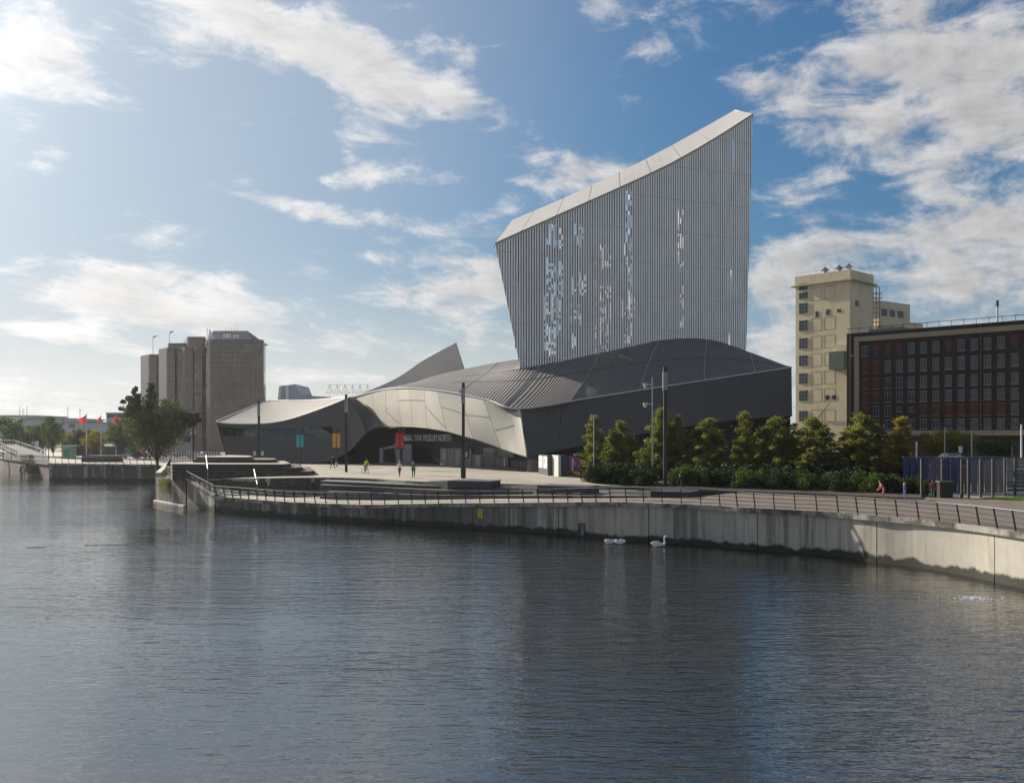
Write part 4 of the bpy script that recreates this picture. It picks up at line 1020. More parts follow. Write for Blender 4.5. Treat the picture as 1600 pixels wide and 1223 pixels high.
q.tube(base_+Z*(zt+1.0)+e2*.8, base_+e1*LL+Z*(zt+1.0)+e2*.8, .045, n=5); q.build('roof_rail', M_dark, brk)
p = base_+e1*24.6+e2*3+Z*zt; q = MB(); q.tube(p, p+Z*3.0, .17, n=8); fl2 = q.build('flue', M_galv, brk); q = MB(); q.tube(p+Z*3.0, p+Z*4.0, .24, n=8); q.build('flue_cap', M_dark, fl2)
q = MB(); q.obox(base_+e1*1.5+e2*6+Z*zt, e1*6, e2*4, Z*1.3); q.build('roof_plant', mat('plant_grey', (.14,.14,.15), .7), brk)
# ------------------------------------------------------------------ stadium and sheds far away
std = thing('stadium', P(452,640,620), 'pale blue grey stadium stand with slanted end wing far behind the museum', 'stadium')
M_std = mat('stadium_blue', (.20,.26,.34), .5, .3, var=.1); M_stw = mat('stadium_white', (.55,.57,.60), .5)
def slabpx(pts, Y, d, m, name, par):
    q = MB(); v = [P(x, y, Y) for x, y in pts]; n = len(v); v2 = [p+Vector((0, d, 0)) for p in v]
    tr = tessellate_polygon([[Vector((p.x, p.z, 0)) for p in v]]); q.add(v+v2, [tuple(t) for t in tr]+[tuple(i+n for i in t) for t in tr]+[(i, (i+1) % n, n+(i+1) % n, n+i) for i in range(n)]); return q.build(name, m, par)
slabpx([(448,602),(461,600),(467,614),(462,640),(448,640)], 600, 40, M_std, 'wing', std)
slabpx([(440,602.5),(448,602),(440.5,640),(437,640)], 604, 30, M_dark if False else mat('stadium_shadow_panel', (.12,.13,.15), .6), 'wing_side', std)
slabpx([(436,603),(440,602.5),(437,640),(432,640)], 606, 30, M_stw, 'wing_edge', std)
slabpx([(449,602.5),(450.5,606),(450,640),(446,640),(446,605)], 598, 5, M_stw, 'wing_edge', std)
slabpx([(462,617),(515,620),(600,640),(462,640)], 640, 60, mat('stadium_roof', (.28,.34,.42), .6), 'stand_roof', std)
tr_ = thing('roof_trusses', P(540,620,650), 'thin white roof truss pyramids above the far stadium stand', 'trusses')
for i in range(6):
    x = 515.5+i*11.8; q = MB(); a = P(x,601,650)
    for dx, dy in ((-5.5,14),(5.5,14),(0,16)): q.tube(a, P(x+dx, 601+dy, 650), .15, n=4)
    q.tube(P(x-5.5,614,650), P(x+5.5,612,650), .15, n=4); q.build('truss', mat('truss_white', (.35,.35,.36), .5), tr_)
q = MB(); q.tube(P(512,601.5,650), P(580,600,650), .12, n=4); q.build('tie_cable', mat('truss_white', (.35,.35,.36)), tr_)
M_shed = mat('shed_white', (.42,.44,.47), .7, var=.08, scale=.05); M_shr = mat('shed_roof', (.12,.13,.14), .7)
def shed(px0, px1, pt, pb, Y, label, roofpx=2.2, winr=None, d=40):
    s = thing('warehouse', P((px0+px1)/2, pb, Y), label, 'warehouse')
    slabpx([(px0,pt),(px1,pt),(px1,pb),(px0,pb)], Y, d, M_shed, 'wall', s); slabpx([(px0-1,pt-roofpx),(px1+1,pt-roofpx),(px1+1,pt),(px0-1,pt)], Y-1, d+2, M_shr, 'roof', s)
    if winr: slabpx([(winr[0],winr[1]),(winr[2],winr[1]),(winr[2],winr[3]),(winr[0],winr[3])], Y-.3, .3, M_dgl, 'window', s)
shed(33,100,655,684,420,'long low white warehouse with dark flat roof left of the flags')
shed(98,128,660,684,400,'white shed with a dark window behind the first flag',2,(108,663,116,668))
shed(166,240,646,684,330,'grey block with dark top floor behind the big tree',1.5,(168,648,212,652),20)
shed(0,50,650,682,520,'distant grey building at the far left behind trees',1.5)
shed(56,170,676,690,300,'low pale building between the left trees',1)
for x, t in ((31,636),(36,639),(42,636),(106,637),(125,639)):
    s = thing('street_lamp', P(x,676,450), {31:'leftmost thin far mast above the white warehouse',36:'second thin far mast above the white warehouse',42:'third thin far mast above the white warehouse',106:'thin far mast just left of the first flag',125:'thin far mast behind the first flag'}[x], 'mast', 'thin masts on the left skyline')
    q = MB(); q.tube(P(x,676,450), P(x,t,450), .14, n=5); q.tube(P(x-1,t,450), P(x+1,t,450), .12, n=4); q.build('pole', M_galv, s)
# ------------------------------------------------------------------ vegetation
def leafmat(name, c1, c2, trans=.35):
    m = bpy.data.materials.new(name); m.use_nodes = True; nt = m.node_tree; N = nt.nodes; L = nt.links; b = N['Principled BSDF']; out = N['Material Output']
    tc = N.new('ShaderNodeTexCoord'); n1 = noisen(N, L, tc, (1,1,1), .9, 3); n2 = noisen(N, L, tc, (9,9,9), 1., 2)
    f = mth(N, L, 'ADD', mth(N, L, 'MULTIPLY', n1, .55), mth(N, L, 'MULTIPLY', n2, .45))
    c = mixc(N, L, rampn(N, L, f, .38, .62), c1, c2); L.new(c, b.inputs['Base Color']); b.inputs['Roughness'].default_value = .62; b.inputs['Specular IOR Level'].default_value = .15
    t = N.new('ShaderNodeBsdfTranslucent'); c3 = N.new('ShaderNodeVectorMath'); c3.operation = 'MULTIPLY'; c3.inputs[1].default_value = (1.5,1.7,.8); L.new(c, c3.inputs[0]); L.new(c3.outputs[0], t.inputs[0])
    mx = N.new('ShaderNodeMixShader'); mx.inputs[0].default_value = trans; L.new(b.outputs[0], mx.inputs[1]); L.new(t.outputs[0], mx.inputs[2]); L.new(mx.outputs[0], out.inputs[0]); return m
ML_birch = leafmat('birch_leaf', (.07,.08,.024), (.20,.19,.055), .45)
ML_yel = leafmat('autumn_leaf', (.11,.10,.02), (.22,.17,.035), .42)
ML_green = leafmat('green_leaf', (.028,.052,.014), (.075,.11,.028), .35)
ML_dark = leafmat('dark_leaf', (.012,.024,.009), (.032,.05,.016), .22)
ML_laurel = leafmat('laurel_leaf', (.012,.026,.007), (.045,.075,.018), .2)
ML_pale = leafmat('pale_willow_leaf', (.10,.13,.05), (.2,.21,.09), .4)
M_bark = mat('bark', (.13,.12,.10), .9, var=.4, scale=3, bump=.6); M_bark_d = mat('dark_bark', (.05,.045,.038), .9, var=.4, scale=3, bump=.6)
def leaf_mesh(name, cen, size, m, flat=.5):
    """cen: (n,3) leaf positions; every leaf a small folded diamond of its own random direction"""
    n = len(cen); d = rng.normal(size=(n,3)); d[:,2] -= .3; d /= np.linalg.norm(d, axis=1)[:,None]
    e = rng.normal(size=(n,3)); e -= d*(e*d).sum(1)[:,None]; e /= np.linalg.norm(e, axis=1)[:,None]
    s = size*rng.uniform(.6,1.35,n)[:,None]
    v = np.stack([cen-d*s, cen+e*s*flat, cen+d*s, cen-e*s*flat], 1).reshape(-1,3)
    me = bpy.data.meshes.new(name); me.vertices.add(4*n); me.vertices.foreach_set('co', v.ravel()); me.loops.add(4*n); me.loops.foreach_set('vertex_index', np.arange(4*n, dtype=np.int32))
    me.polygons.add(n); me.polygons.foreach_set('loop_start', np.arange(0,4*n,4, dtype=np.int32)); me.update(calc_edges=True); me.materials.append(m); return me
def plume_tree(h, rad, nt, nl, size, base=.12, up=.75, taper=1.0, seed=0, droop=.25):
    """twigs ascending from a central stem; returns leaf centres and twig segments"""
    r = np.random.default_rng(seed); C = []; T = []
    for i in range(nt):
        f = base+(1-base)*(i+.5)/nt; f = min(.97, f+r.normal()*.02); az = r.uniform(0, 2*math.pi)
        prof = min(1, (1-f)*1.5+.10)**.9*min(1, (f-base)*5+.5)
        L_ = rad*(.35+1.25*r.random())*max(.20, prof)*1.3
        el_ = up*(.6+.5*r.random()); d = np.array([math.cos(az)*math.cos(el_), math.sin(az)*math.cos(el_), math.sin(el_)])
        o = np.array([0.,0.,h*f*.86]); k = max(8, int(nl*(.5+L_/rad)))
        t = r.beta(2.0, 1.1, k); p = o+d*L_*t[:,None]; p[:,2] -= droop*L_*t**2.5
        w = .05*rad+.13*rad*np.sin(np.pi*t)
        p += r.normal(size=(k,3))*w[:,None]*np.array([.8,.8,.75]); C.append(p); T.append((o, o+d*L_*.85-np.array([0,0,droop*L_*.5])))
    C = np.concatenate(C); return C, T
def crown_tree(h, rad, ncl, nl, base=.25, seed=0, squash=.8, spread=1.):
    r = np.random.default_rng(seed); C = []; T = []
    for i in range(ncl):
        u = r.normal(size=3); u /= np.linalg.norm(u); rr = r.random()**.45
        c = np.array([u[0]*rad*rr*spread, u[1]*rad*rr, h*(base+1)/2+u[2]*h*(1-base)/2*rr*.82]); s = rad*r.uniform(.16,.36)
        k = int(nl*(s/rad/.26)**2); q = r.normal(size=(k,3)); q /= np.linalg.norm(q, axis=1)[:,None]; q *= (r.random(k)**.5)[:,None]
        C.append(c+q*s*np.array([1.15,1.15,squash])); T.append((np.array([0,0,h*base*.8*r.uniform(.7,1.5)]), c))
    return np.concatenate(C), T
def mk_tree(name, gen, h, lsize, lm, bark, trunk_r, loc, label, cat='tree', group=None, limb=.35, stems=1):
    C, T = gen; root = thing(name, loc, label, cat, group)
    me = leaf_mesh('crown', C, lsize, lm); o = bpy.data.objects.new('crown', me); COL.objects.link(o); o.parent = root
    q = MB(); prev = Vector((0,0,-.2)); rr = trunk_r
    for k in range(1, 7):
        nx = Vector((random.uniform(-.06,.06)*h*.3, random.uniform(-.06,.06)*h*.3, h*.86*k/6)); q.tube(prev, nx, rr, rr*.72, 7, False); prev = nx; rr *= .72
    for a, b in T[::max(1, len(T)//26)]:
        q.tube(Vector(a), Vector(b), trunk_r*limb, trunk_r*.08, 5, False)
    q.build('trunk', bark, root, local=True); return root
gb = 'young birch trees in a row in front of the museum wall'
bir = [(930,752,645,23,2,'slimmest pale birch at the left end of the row above the glossy hedge'),
       (970,754,653,27,0,'rounded birch second from the left of the row above the hedge'),
       (1032,757,630,27,1,'tall pointed birch just left of the tallest dark lamp post'),
       (1057,758,643,25,0,'broad birch just right of the tallest dark lamp post'),
       (1107,760,647,30,1,'birch with loose reddish tips right of the post under the dark museum wall'),
       (1163,761,637,25,2,'pointed birch with a pale visible trunk in the middle of the row'),
       (1213,763,645,34,1,'spreading pale birch by the right end of the museum wall'),
       (1272,765,646,44,0,'wide yellowish birch below the cream mill tower'),
       (1346,768,640,38,1,'tall green birch before the tan stone corner of the brick block'),
       (1404,770,645,31,2,'yellow topped birch at the right end of the row beside the blue hoarding')]
protos = []
for k, (nt, nl, up, sd) in enumerate(((64,120,.70,3),(66,115,.62,5),(54,110,.80,9))):
    parts_ = [(7.4, 1.30, nt, 0, 0), (6.3, 1.0, int(nt*.7), .75, .3), (5.5, .95, int(nt*.7), -.85, -.2)] if k != 2 else [(7.4, 1.15, nt, 0, 0), (5.0, .85, int(nt*.5), .65, -.2), (6.0, .7, int(nt*.4), -.5, .3)]
    CC, TT = [], []
    for qi, (hh, rr_, n_, ox, oy) in enumerate(parts_):
        c_, t_ = plume_tree(hh, rr_, n_, nl, .1, .08, up, seed=sd+17*qi); CC.append(c_+np.array([ox, oy, 0])); TT += [(a_+np.array([ox*.5, oy*.5, 0]), b_+np.array([ox, oy, 0])) for a_, b_ in t_]
    g = (np.concatenate(CC), TT)
    protos.append(g)
made = {}
for i, (px, pb, pt, hw, k, lab) in enumerate(bir):
    Y = 5.05*F/(pb-HY)+3.0; b = Vector(((px-CX)/F*Y, Y, 2.9)); h = (HY-pt)/F*Y+5.1; sc = h/6.8; wx = hw/F*Y/(1.65 if k < 2 else 1.35)*1.12
    if (k, i > 6) not in made:
        made[(k, i > 6)] = r_ = mk_tree('birch_tree', protos[k], 7.4, .078, ML_birch if i != 9 else ML_yel, M_bark, .085, b, lab, group=gb)
    else: r_ = dup(made[(k, i > 6)], b, random.uniform(0,6), lab)
    r_.scale = (wx, wx, sc); r_.rotation_euler = (0,0,random.uniform(0,6.28))
# glossy laurel hedge and understorey
def bush(loc, rx, ry, h, n, m, label, name='bush', cat='bush', group=None, seed=0, leaf=.085, lumps=26):
    r = np.random.default_rng(seed); C = []
    for i in range(lumps):
        c = np.array([r.uniform(-.85,.85)*rx, r.uniform(-.85,.85)*ry, h*r.uniform(.12,.74)]); s = min(ry, h)*r.uniform(.3,.52); k = n//lumps
        q = r.normal(size=(k,3)); q /= np.linalg.norm(q, axis=1)[:,None]; q *= (r.random(k)**.35)[:,None]; p = c+q*s; p[:,2] = np.abs(p[:,2]); C.append(p)
    me = leaf_mesh('foliage', np.concatenate(C), leaf, m, .55); root = thing(name, loc, label, cat, group); o = bpy.data.objects.new('foliage', me); COL.objects.link(o); o.parent = root
    q = MB()
    for i in range(9): a = Vector((r.uniform(-.7,.7)*rx, r.uniform(-.6,.6)*ry, 0)); q.tube(a, a+Vector((r.uniform(-.3,.3), r.uniform(-.3,.3), h*.75)), .03, .01, 5, False)
    q.build('stem', M_bark_d, root, local=True); return root
a, b = G(905,757,2.95), G(1045,764,2.95); c = (a+b)/2
hd = bush((c.x, c.y+1.6, 2.9), (b.x-a.x)/2+.6, 1.5, 2.3, 26000, ML_laurel, 'glossy dark green laurel hedge with sunlit top below the left birches', 'laurel_hedge', 'hedge', seed=2, leaf=.10, lumps=60); hd.rotation_euler = (0,0,math.atan2(b.y-a.y, b.x-a.x))
us = [(1080,764,'dark undergrowth bush at the foot of the tallest lamp post'),(1130,765,'dark undergrowth bush beneath the reddish tipped birch'),(1185,767,'dark undergrowth bush beneath the birch with the pale trunk'),(1235,768.5,'dark undergrowth bush right of the pale trunk birch'),
      (1288,770,'dark undergrowth bush below the wide yellowish birch'),(1338,772,'dark undergrowth bush below the brick block corner'),(1384,774,'dark undergrowth bush behind the person in pink'),(1424,775,'dark undergrowth bush left of the blue hoarding foot')]
for i, (px, pb, lab) in enumerate(us):
    g = G(px, pb, 2.95); bush((g.x, g.y+1.8, 2.9), 2.0, 1.4, 2.3 if i < 6 else 2.0, 5200, ML_dark if i % 2 else ML_green, lab, seed=20+i, group='undergrowth bushes below the birches')
for i, px in enumerate((950,1000,1075,1120,1165,1210,1255,1300,1345,1390,1425)):
    Y = 93-i*.9; bush(Vector(((px-CX)/F*Y, Y, 2.9)), 2.4, 1.2, 2.8, 4200, ML_dark, 'tall dark leafy shrub in the unbroken mass behind the birch row', name='shrub', seed=70+i%3, group='tall dark shrubs behind the birches', leaf=.12)
q = MB(); bd = [G(x,y,3.0) for x,y in ((898,759),(1040,766),(1130,767.5),(1260,771),(1400,778),(1440,779))]; bk = [Vector((p.x*1.22, p.y*1.22, 2.99)) for p in bd]; q.add([Vector((p.x,p.y,3.06)) for p in bd]+[Vector((p.x,p.y,3.52)) for p in bk], [(i,i+1,7+i,6+i) for i in range(5)]); tag(q.build('planting_bed', mat('bed_soil', (.035,.03,.02), .95, var=.4)), kind='structure')
bush(G(1462,777,2.95)+Vector((0,1.2,-.03)), .9, .5, 1.7, 1800, ML_green, 'small shrub left of the black litter bin', seed=44)
q = bush(G(893,747,3.1)+Vector((0,.5,-.1)), 2.2, 1.2, .75, 3500, leafmat('yellow_ground_leaf', (.12,.13,.02), (.22,.2,.04)), 'low yellow green planting at the left foot of the hedge', 'ground_planting', 'plants', seed=45, leaf=.07)
# trees before and behind the brick block
mk_tree('street_tree', crown_tree(6.2, 2.6, 60, 110, .3, 31), 6.2, .13, ML_yel, M_bark, .12, Vector(((1462-CX)/F*128, 128, 2.9)), 'small yellowing tree before the brick block, left of two')
mk_tree('street_tree', crown_tree(6.0, 2.9, 60, 110, .3, 32), 6.0, .13, ML_birch, M_bark, .12, Vector(((1496-CX)/F*130, 130, 2.9)), 'small green tree before the brick block, right beside the yellowing one')
mk_tree('street_tree', crown_tree(5.0, 2.3, 50, 110, .3, 33), 5.0, .13, ML_green, M_bark, .12, Vector(((1555-CX)/F*128, 128, 2.9)), 'low round dark green tree behind the right end of the blue hoarding')
mk_tree('tree', crown_tree(8.5, 2.0, 40, 120, .1, 34), 8.5, .14, ML_birch, M_bark, .12, Vector(((1241-CX)/F*170, 170, 2.9)), 'tree seen in the gap between museum and cream mill')
# big dark tree at the basin, and the left bank trees
Yt = 152; big = Vector(((246-CX)/F*Yt, Yt, 2.9))
g1, t1 = crown_tree(12.6, 4.7, 110, 135, .07, 51, .8); g2, t2 = crown_tree(4.5, 1.7, 22, 120, .1, 52); g2 = g2+np.array([-4.3,0,7.2]); g3, t3 = crown_tree(4, 1.9, 22, 130, .1, 53); g3 = g3+np.array([5.0,0,5.4])
r_ = np.random.default_rng(4); g4, t4 = plume_tree(6.5, 1.3, 40, 60, .1, .1, .9, seed=55); g4 = g4+np.array([-1.0,0,8.0]); g5, t5 = plume_tree(5.6, 1.1, 36, 60, .1, .1, .9, seed=56); g5 = g5+np.array([-3.7,0,8.0])
mk_tree('poplar_tree', (np.concatenate([g1, g2, g3, g4, g5]), t1), 12, .17, leafmat('olive_dark_leaf', (.024,.036,.012), (.07,.085,.026), .35), M_bark_d, .26, big, 'large dark leafy tree leaning over the basin corner before the glass towers')
lt = [(22,686,648,32,230,0,'broad hazy tree at the far left edge'),(58,690,660,24,225,1,'rounded dark tree right of the far left one'),(83,694,645,17,215,0,'upright tree between the pale shed and footbridge'),
      (122,694,667,15,215,1,'low rounded tree behind the first flagpole'),(150,694,668,18,210,2,'golden leaved tree behind the middle flagpole'),(188,698,646,23,200,0,'dense green tree behind the third flagpole'),
      (140,683,668,14,290,1,'small distant tree between two flags'),(214,697,672,22,205,0,'green tree tucked under the big dark tree'),(105,693,672,12,220,2,'pale golden bush tree right of the upright one')]
pr = [crown_tree(8, 3.6, 50, 110, .12, 61), crown_tree(7, 3.8, 50, 110, .1, 62), crown_tree(6.5, 3.6, 46, 110, .1, 63)]; md = {}
for (px, pb, pt, hw, Y, k, lab) in lt:
    b = Vector(((px-CX)/F*Y, Y, 2.9)); h = (HY-pt)/F*Y+5.1; H0, R0 = ((8,3.6),(7,3.8),(6.5,3.6))[k]
    if k not in md: md[k] = r2 = mk_tree('bank_tree', pr[k], H0, .19, (ML_green, ML_green, ML_yel)[k], M_bark_d, .14, b, lab, group='trees on the left bank')
    else: r2 = dup(md[k], b, random.uniform(0,6), lab)
    s = hw/F*Y/R0; r2.scale = (s, s, h/H0)
# distant woods
C = []
for i in range(260):
    x = rng.uniform(-620, -120); y = 620+rng.uniform(-60, 90); k = 60; q = rng.normal(size=(k,3)); q /= np.linalg.norm(q, axis=1)[:,None]; C.append(np.array([x,y,2.9+rng.uniform(3,9)])+q*np.array([6,6,4.5])*rng.uniform(.6,1.2))
for i in range(160):
    x = rng.uniform(-100, 700); y = 640+rng.uniform(-60, 90); k = 60; q = rng.normal(size=(k,3)); q /= np.linalg.norm(q, axis=1)[:,None]; C.append(np.array([x,y,2.9+rng.uniform(3,8)])+q*np.array([6,6,4.5])*rng.uniform(.6,1.2))
me = leaf_mesh('woods', np.concatenate(C), 1.1, ML_green); o = bpy.data.objects.new('distant_woods', me); COL.objects.link(o); tag(o, 'distant belt of trees along the horizon', 'woods', kind='stuff')
# weeds on the stone corner
C = []
for i in range(26):
    p = G(255+random.random()*34, 747, 2.9); k = 120; C.append(np.array([p.x, p.y-.6, 2.6-abs(random.gauss(0,.6))])+rng.normal(size=(k,3))*np.array([.4,.35,.35]))
me = leaf_mesh('weeds', np.concatenate(C), .10, leafmat('weed_leaf', (.05,.07,.015), (.14,.13,.03)), .3); o = bpy.data.objects.new('weeds', me); COL.objects.link(o); tag(o, 'straggling green weeds hanging over the stone quay corner', 'weeds', kind='stuff')
C = []
for i in range(12):
    p = G(48+random.random()*14, 724, 2.6); C.append(np.array([p.x, p.y-1., 2.2-abs(random.gauss(0,.7))])+rng.normal(size=(90,3))*np.array([.6,.3,.35]))
me = leaf_mesh('creeper', np.concatenate(C), .14, leafmat('ivy_leaf', (.03,.05,.012), (.1,.11,.03)), .5); o = bpy.data.objects.new('creeper', me); COL.objects.link(o); tag(o, 'green creeper on the old stone quay at the left', 'creeper', kind='stuff')
# ------------------------------------------------------------------ tall plaza lamps
def tall_lamp(px, pb, zb, pt, label, r=.14, bulge=False, head=False, boxes=False):
    b = G(px, pb, zb); h = (HY-pt)/F*b.y+CZ-zb; root = thing('plaza_lamp', b, label, 'lamp post', 'tall dark lamp columns on the plaza')
    q = MB(); q.box(b.x-r, b.x+r, b.y-r, b.y+r, zb-.1, zb+h); q.build('column', M_dark, root)
    q = MB(); q.box(b.x-r*1.03-.06, b.x+r*1.03+.02, b.y-r-.02, b.y+r+.02, zb+h-2.2, zb+h-.5); q.build('lamp_head', mat('lamp_lens', (.25,.25,.25), .3), root)
    if bulge: q = MB(); q.box(b.x-r*1.7, b.x+r*1.7, b.y-r*1.7, b.y+r*1.7, zb, zb+1.05); q.build('base_sleeve', M_dark, root)
    if boxes:
        for s in (-1, 1): q = MB(); q.box(b.x+s*.55-.17, b.x+s*.55+.17, b.y-.3, b.y-.1, zb+1.6, zb+2.2); q.build('floodlight', mat('pale_lamp_housing', (.5,.5,.48)), root)
        q = MB(); q.box(b.x-.5, b.x+.5, b.y-.2, b.y-.12, zb+1.85, zb+1.93); q.build('bracket', M_dark, root)
    return root
tall_lamp(404.5,728.5,3.5,626,'leftmost tall dark lamp column, rising behind the stone mound', boxes=True)
tall_lamp(541,737.5,3.5,616,'tall dark lamp column between the orange banner and the cyclist')
tall_lamp(724,746.5,3.5,598,'tall dark lamp column with thick base in front of the museum doors', .15, True)
tall_lamp(1039.5,762.5,2.98,573,'tallest dark lamp column, standing at the hedge before the dark museum wall', .17)
s = thing('camera_mast', G(1029,760,2.98)+Vector((0,4,0)), 'slim mast with two round white lamps left of the tallest column', 'mast'); b = s.location.copy()
q = MB(); q.tube(b, b+Vector((0,0,11.0)), .07, n=7); q.build('pole', M_galv, s)
for dz in (10.2, 8.2): q = MB(); q.tube(b+Vector((-.1,-.1,dz)), b+Vector((-.75,-.1,dz)), .05, n=6); q.tube(b+Vector((-.75,-.1,dz+.15)), b+Vector((-.75,-.1,dz-.35)), .28, .12, 10); q.build('round_lamp', mat('lamp_white', (.6,.6,.6), .3), s)
s = thing('hedge_lamp', Vector(((928-CX)/F*92, 92, 2.9)), 'slim pale street lamp among the leftmost birches', 'street lamp'); b = s.location.copy()
q = MB(); q.tube(b, b+Vector((0,0,7.0)), .05, n=6); q.build('pole', M_galv, s); q = MB(); q.box(b.x-.3, b.x+.3, b.y-.15, b.y+.15, b.z+7, b.z+7.15); q.build('lamp_head', M_galv, s)
# banners
def banner(px, pb, x0, x1, y0, y1, col, label, twin=True):
    b = G(px, pb, 3.5); Y = b.y; s = Y/F; root = thing('banner_post', b, label, 'banner', 'coloured twin banners on posts before the museum')
    zt = CZ+(HY-y0+9)*s; q = MB(); q.tube(b, Vector((b.x, b.y, zt)), .10, n=8); q.build('post', M_dark, root)
    m = mat('banner_'+label.split()[0], col, .75, var=.12, scale=1.2)
    for (u0, u1) in ((x0, (x0+x1)/2-.5), ((x0+x1)/2+.7, x1)):
        A, B = (u0-CX)*s, (u1-CX)*s; z0, z1 = CZ+(HY-y1)*s, CZ+(HY-y0)*s; q = MB(); n = 6; vs = []
        for i in range(n+1):
            for j in range(2): vs.append((A+(B-A)*j, Y-.12+.05*math.sin(i*1.1+j), z0+(z1-z0)*i/n))
        vs += [(v[0], v[1]+.02, v[2]) for v in vs]; o = 2*(n+1)
        fs = [(2*i, 2*i+1, 2*i+3, 2*i+2) for i in range(n)]+[(o+2*i+1, o+2*i, o+2*i+2, o+2*i+3) for i in range(n)]+[(2*i, 2*i+2, o+2*i+2, o+2*i) for i in range(n)]+[(2*i+1, o+2*i+1, o+2*i+3, 2*i+3) for i in range(n)]
        q.add(vs, fs); f = q.build('banner_cloth', m, root)
        q = MB(); w = (B-A)
        for r_ in range(5): z = z0+(z1-z0)*(.2+.13*r_); q.box(A+w*.35, A+w*(.45+.08*((r_*7) % 3)), Y-.2, Y-.19, z, z+(z1-z0)*.07)
        q.build('pale_print', mat('print_'+label.split()[0], tuple(min(.6, c*1.6+.08) for c in col), .8), f)
    for y in (y0, y1): z = CZ+(HY-y)*s; q = MB(); q.box((x0-.5-CX)*s, (x1+.5-CX)*s, Y-.15, Y-.05, z-.06, z+.06); q.build('banner_bar', M_dark, root)
    for k in (0, 1): q = MB(); z = zt-.2-.45*k; q.tube((b.x, b.y-.1, z), (b.x+.45, b.y-.3, z+.05), .05, n=5); q.tube((b.x+.35, b.y-.3, z+.12), (b.x+.65, b.y-.3, z-.12), .12, n=8); q.build('spot_lamp', M_dark, root)
banner(469,727.5,463.5,474.5,678,699.5,(.06,.36,.36),'teal twin banner on a post, leftmost of the three')
banner(526,728.5,519.5,532,676,700,(.60,.27,.05),'orange twin banner on a post beside the person in black')
banner(625,733.5,618,631.5,675.5,701,(.42,.035,.03),'red twin banner on a post covering the start of the museum lettering')
# ------------------------------------------------------------------ boards, booths, hoarding
def boxthing(name, px0, px1, pb, zb, pt, depth, m, label, cat, turn=0., mm=None):
    a, b = G(px0, pb, zb), G(px1, pb+turn, zb); h = (pb-pt)/F*a.y; root = thing(name, a, label, cat)
    d = b-a; d.z = 0; nn = Vector((-d.y, d.x, 0)).normalized()*depth; q = MB(); q.obox(a, d, nn, (0,0,h)); q.build('body', m, root); return root, a, d, nn, h
M_bth = mat('booth_dark', (.05,.065,.07), .5)
r_, a, d, nn, h = boxthing('poster_case', 841.5,856,741,3.35,710,.5,M_bth,'grey info case showing two bright white posters','notice board', 2.5)
for f0, f1 in ((.05,.45),(.56,.93)):
    q = MB(); q.obox(a+d*f0-nn*.06+Vector((0,0,h*.36)), d*(f1-f0), nn*.05, (0,0,h*.58)); p_ = q.build('poster', mat('poster_paper', (.78,.74,.72), .5, var=.15, scale=1.5), r_)
    q = MB(); q.obox(a+d*(f0+.1)-nn*.08+Vector((0,0,h*.6)), d*.08, nn*.02, (0,0,h*.25)); q.build('red_print', mat('poster_red', (.5,.12,.1)), p_)
r_, a, d, nn, h = boxthing('booth', 862,872.5,744,3.3,710.5,.3,mat('galv_panel', (.45,.46,.44), .6, .1, var=.1),'pale grey metal door panel beside the dark booth','panel', 1.6)
r_, a, d, nn, h = boxthing('booth', 873,884,745,3.3,711,1.0,M_bth,'dark green booth between the pale panel and magenta hoarding','booth', 0)
r_, a, d, nn, h = boxthing('magenta_hoarding', 887.5,918,741,3.3,712.5,.15,mat('magenta', (.26,.025,.13), .6, var=.1),'magenta hoarding lettered 1st partly behind the hedge','hoarding', 1)
m_wt = mat('hoarding_white', (.65,.62,.66), .6)
text('1', 'lettering', h*.95, m_wt, a+d*.06+Vector((0,-.1,h*.22)), d, parent=r_, extrude=.02); text('st', 'lettering', h*.38, m_wt, a+d*.20+Vector((0,-.1,h*.52)), d, parent=r_, extrude=.02)
q = MB(); q.obox(a+d*.3-nn*.2+Vector((0,0,h*.35)), d*.3, nn*.1, (0,0,h*.25)); q.build('blue_print', mat('print_blue', (.10,.06,.25), .6), r_)
r_, a, d, nn, h = boxthing('glass_panel_wall', 878,890,742,3.3,713,.1,mat('booth_blue', (.04,.06,.09), .4),'dark blue panel left of the magenta hoarding','panel')
b = G(835,738,3.4); r_ = thing('planter_drum', b, 'brown curved drum seat beside the poster case', 'seat'); q = MB(); q.tube(b+Vector((0,1,0)), b+Vector((0,1,1.6)), 1.0, .8, 16); q.build('drum', mat('brown_drum', (.14,.12,.10), .7), r_)
# blue corrugated hoarding
a, b = G(1412,772,2.95), G(1572,772,2.95); hz_ = 5.05-35/F*(a.y+2.5); root = thing('blue_hoarding', a, 'long blue ribbed site hoarding behind the grey mesh fence', 'hoarding')
a.y += 2.5; b.y += 2.5; a.x *= 1.03; b.x *= 1.03
M_blu = mat('blue_sheet', (.010,.022,.105), .45, .1, var=.2, scale=.5); n = 30; d = (b-a)/n
for i in range(n):
    q = MB(); o = a+d*i+Vector((0, .10 if i % 2 else 0, 0)); q.obox(o, d*.97, (0,.05,0), (0,0,hz_+random.uniform(-.02,.02))); q.build('sheet', M_blu, root)
q = MB(); q.obox(a+Vector((0,-.05,hz_+.02)), b-a, (0,.25,0), (0,0,.06)); q.build('capping', mat('blue_cap', (.10,.13,.24), .5), root)
root = thing('mesh_fence', G(1440,777,2.95), 'grey wire mesh fence with timber posts before the blue hoarding', 'fence')
fp = [G(x,y,2.95) for x, y in ((1440,776),(1472,776.5),(1502.7,777.5),(1513,777.5),(1532,777),(1551,776),(1570,775),(1586,774.5),(1603,774),(1640,775))]; hf = 3.15
M_fp = mat('fence_timber', (.07,.06,.05), .8, var=.2); M_wire = mat('fence_wire', (.06,.065,.07), .5, .4)
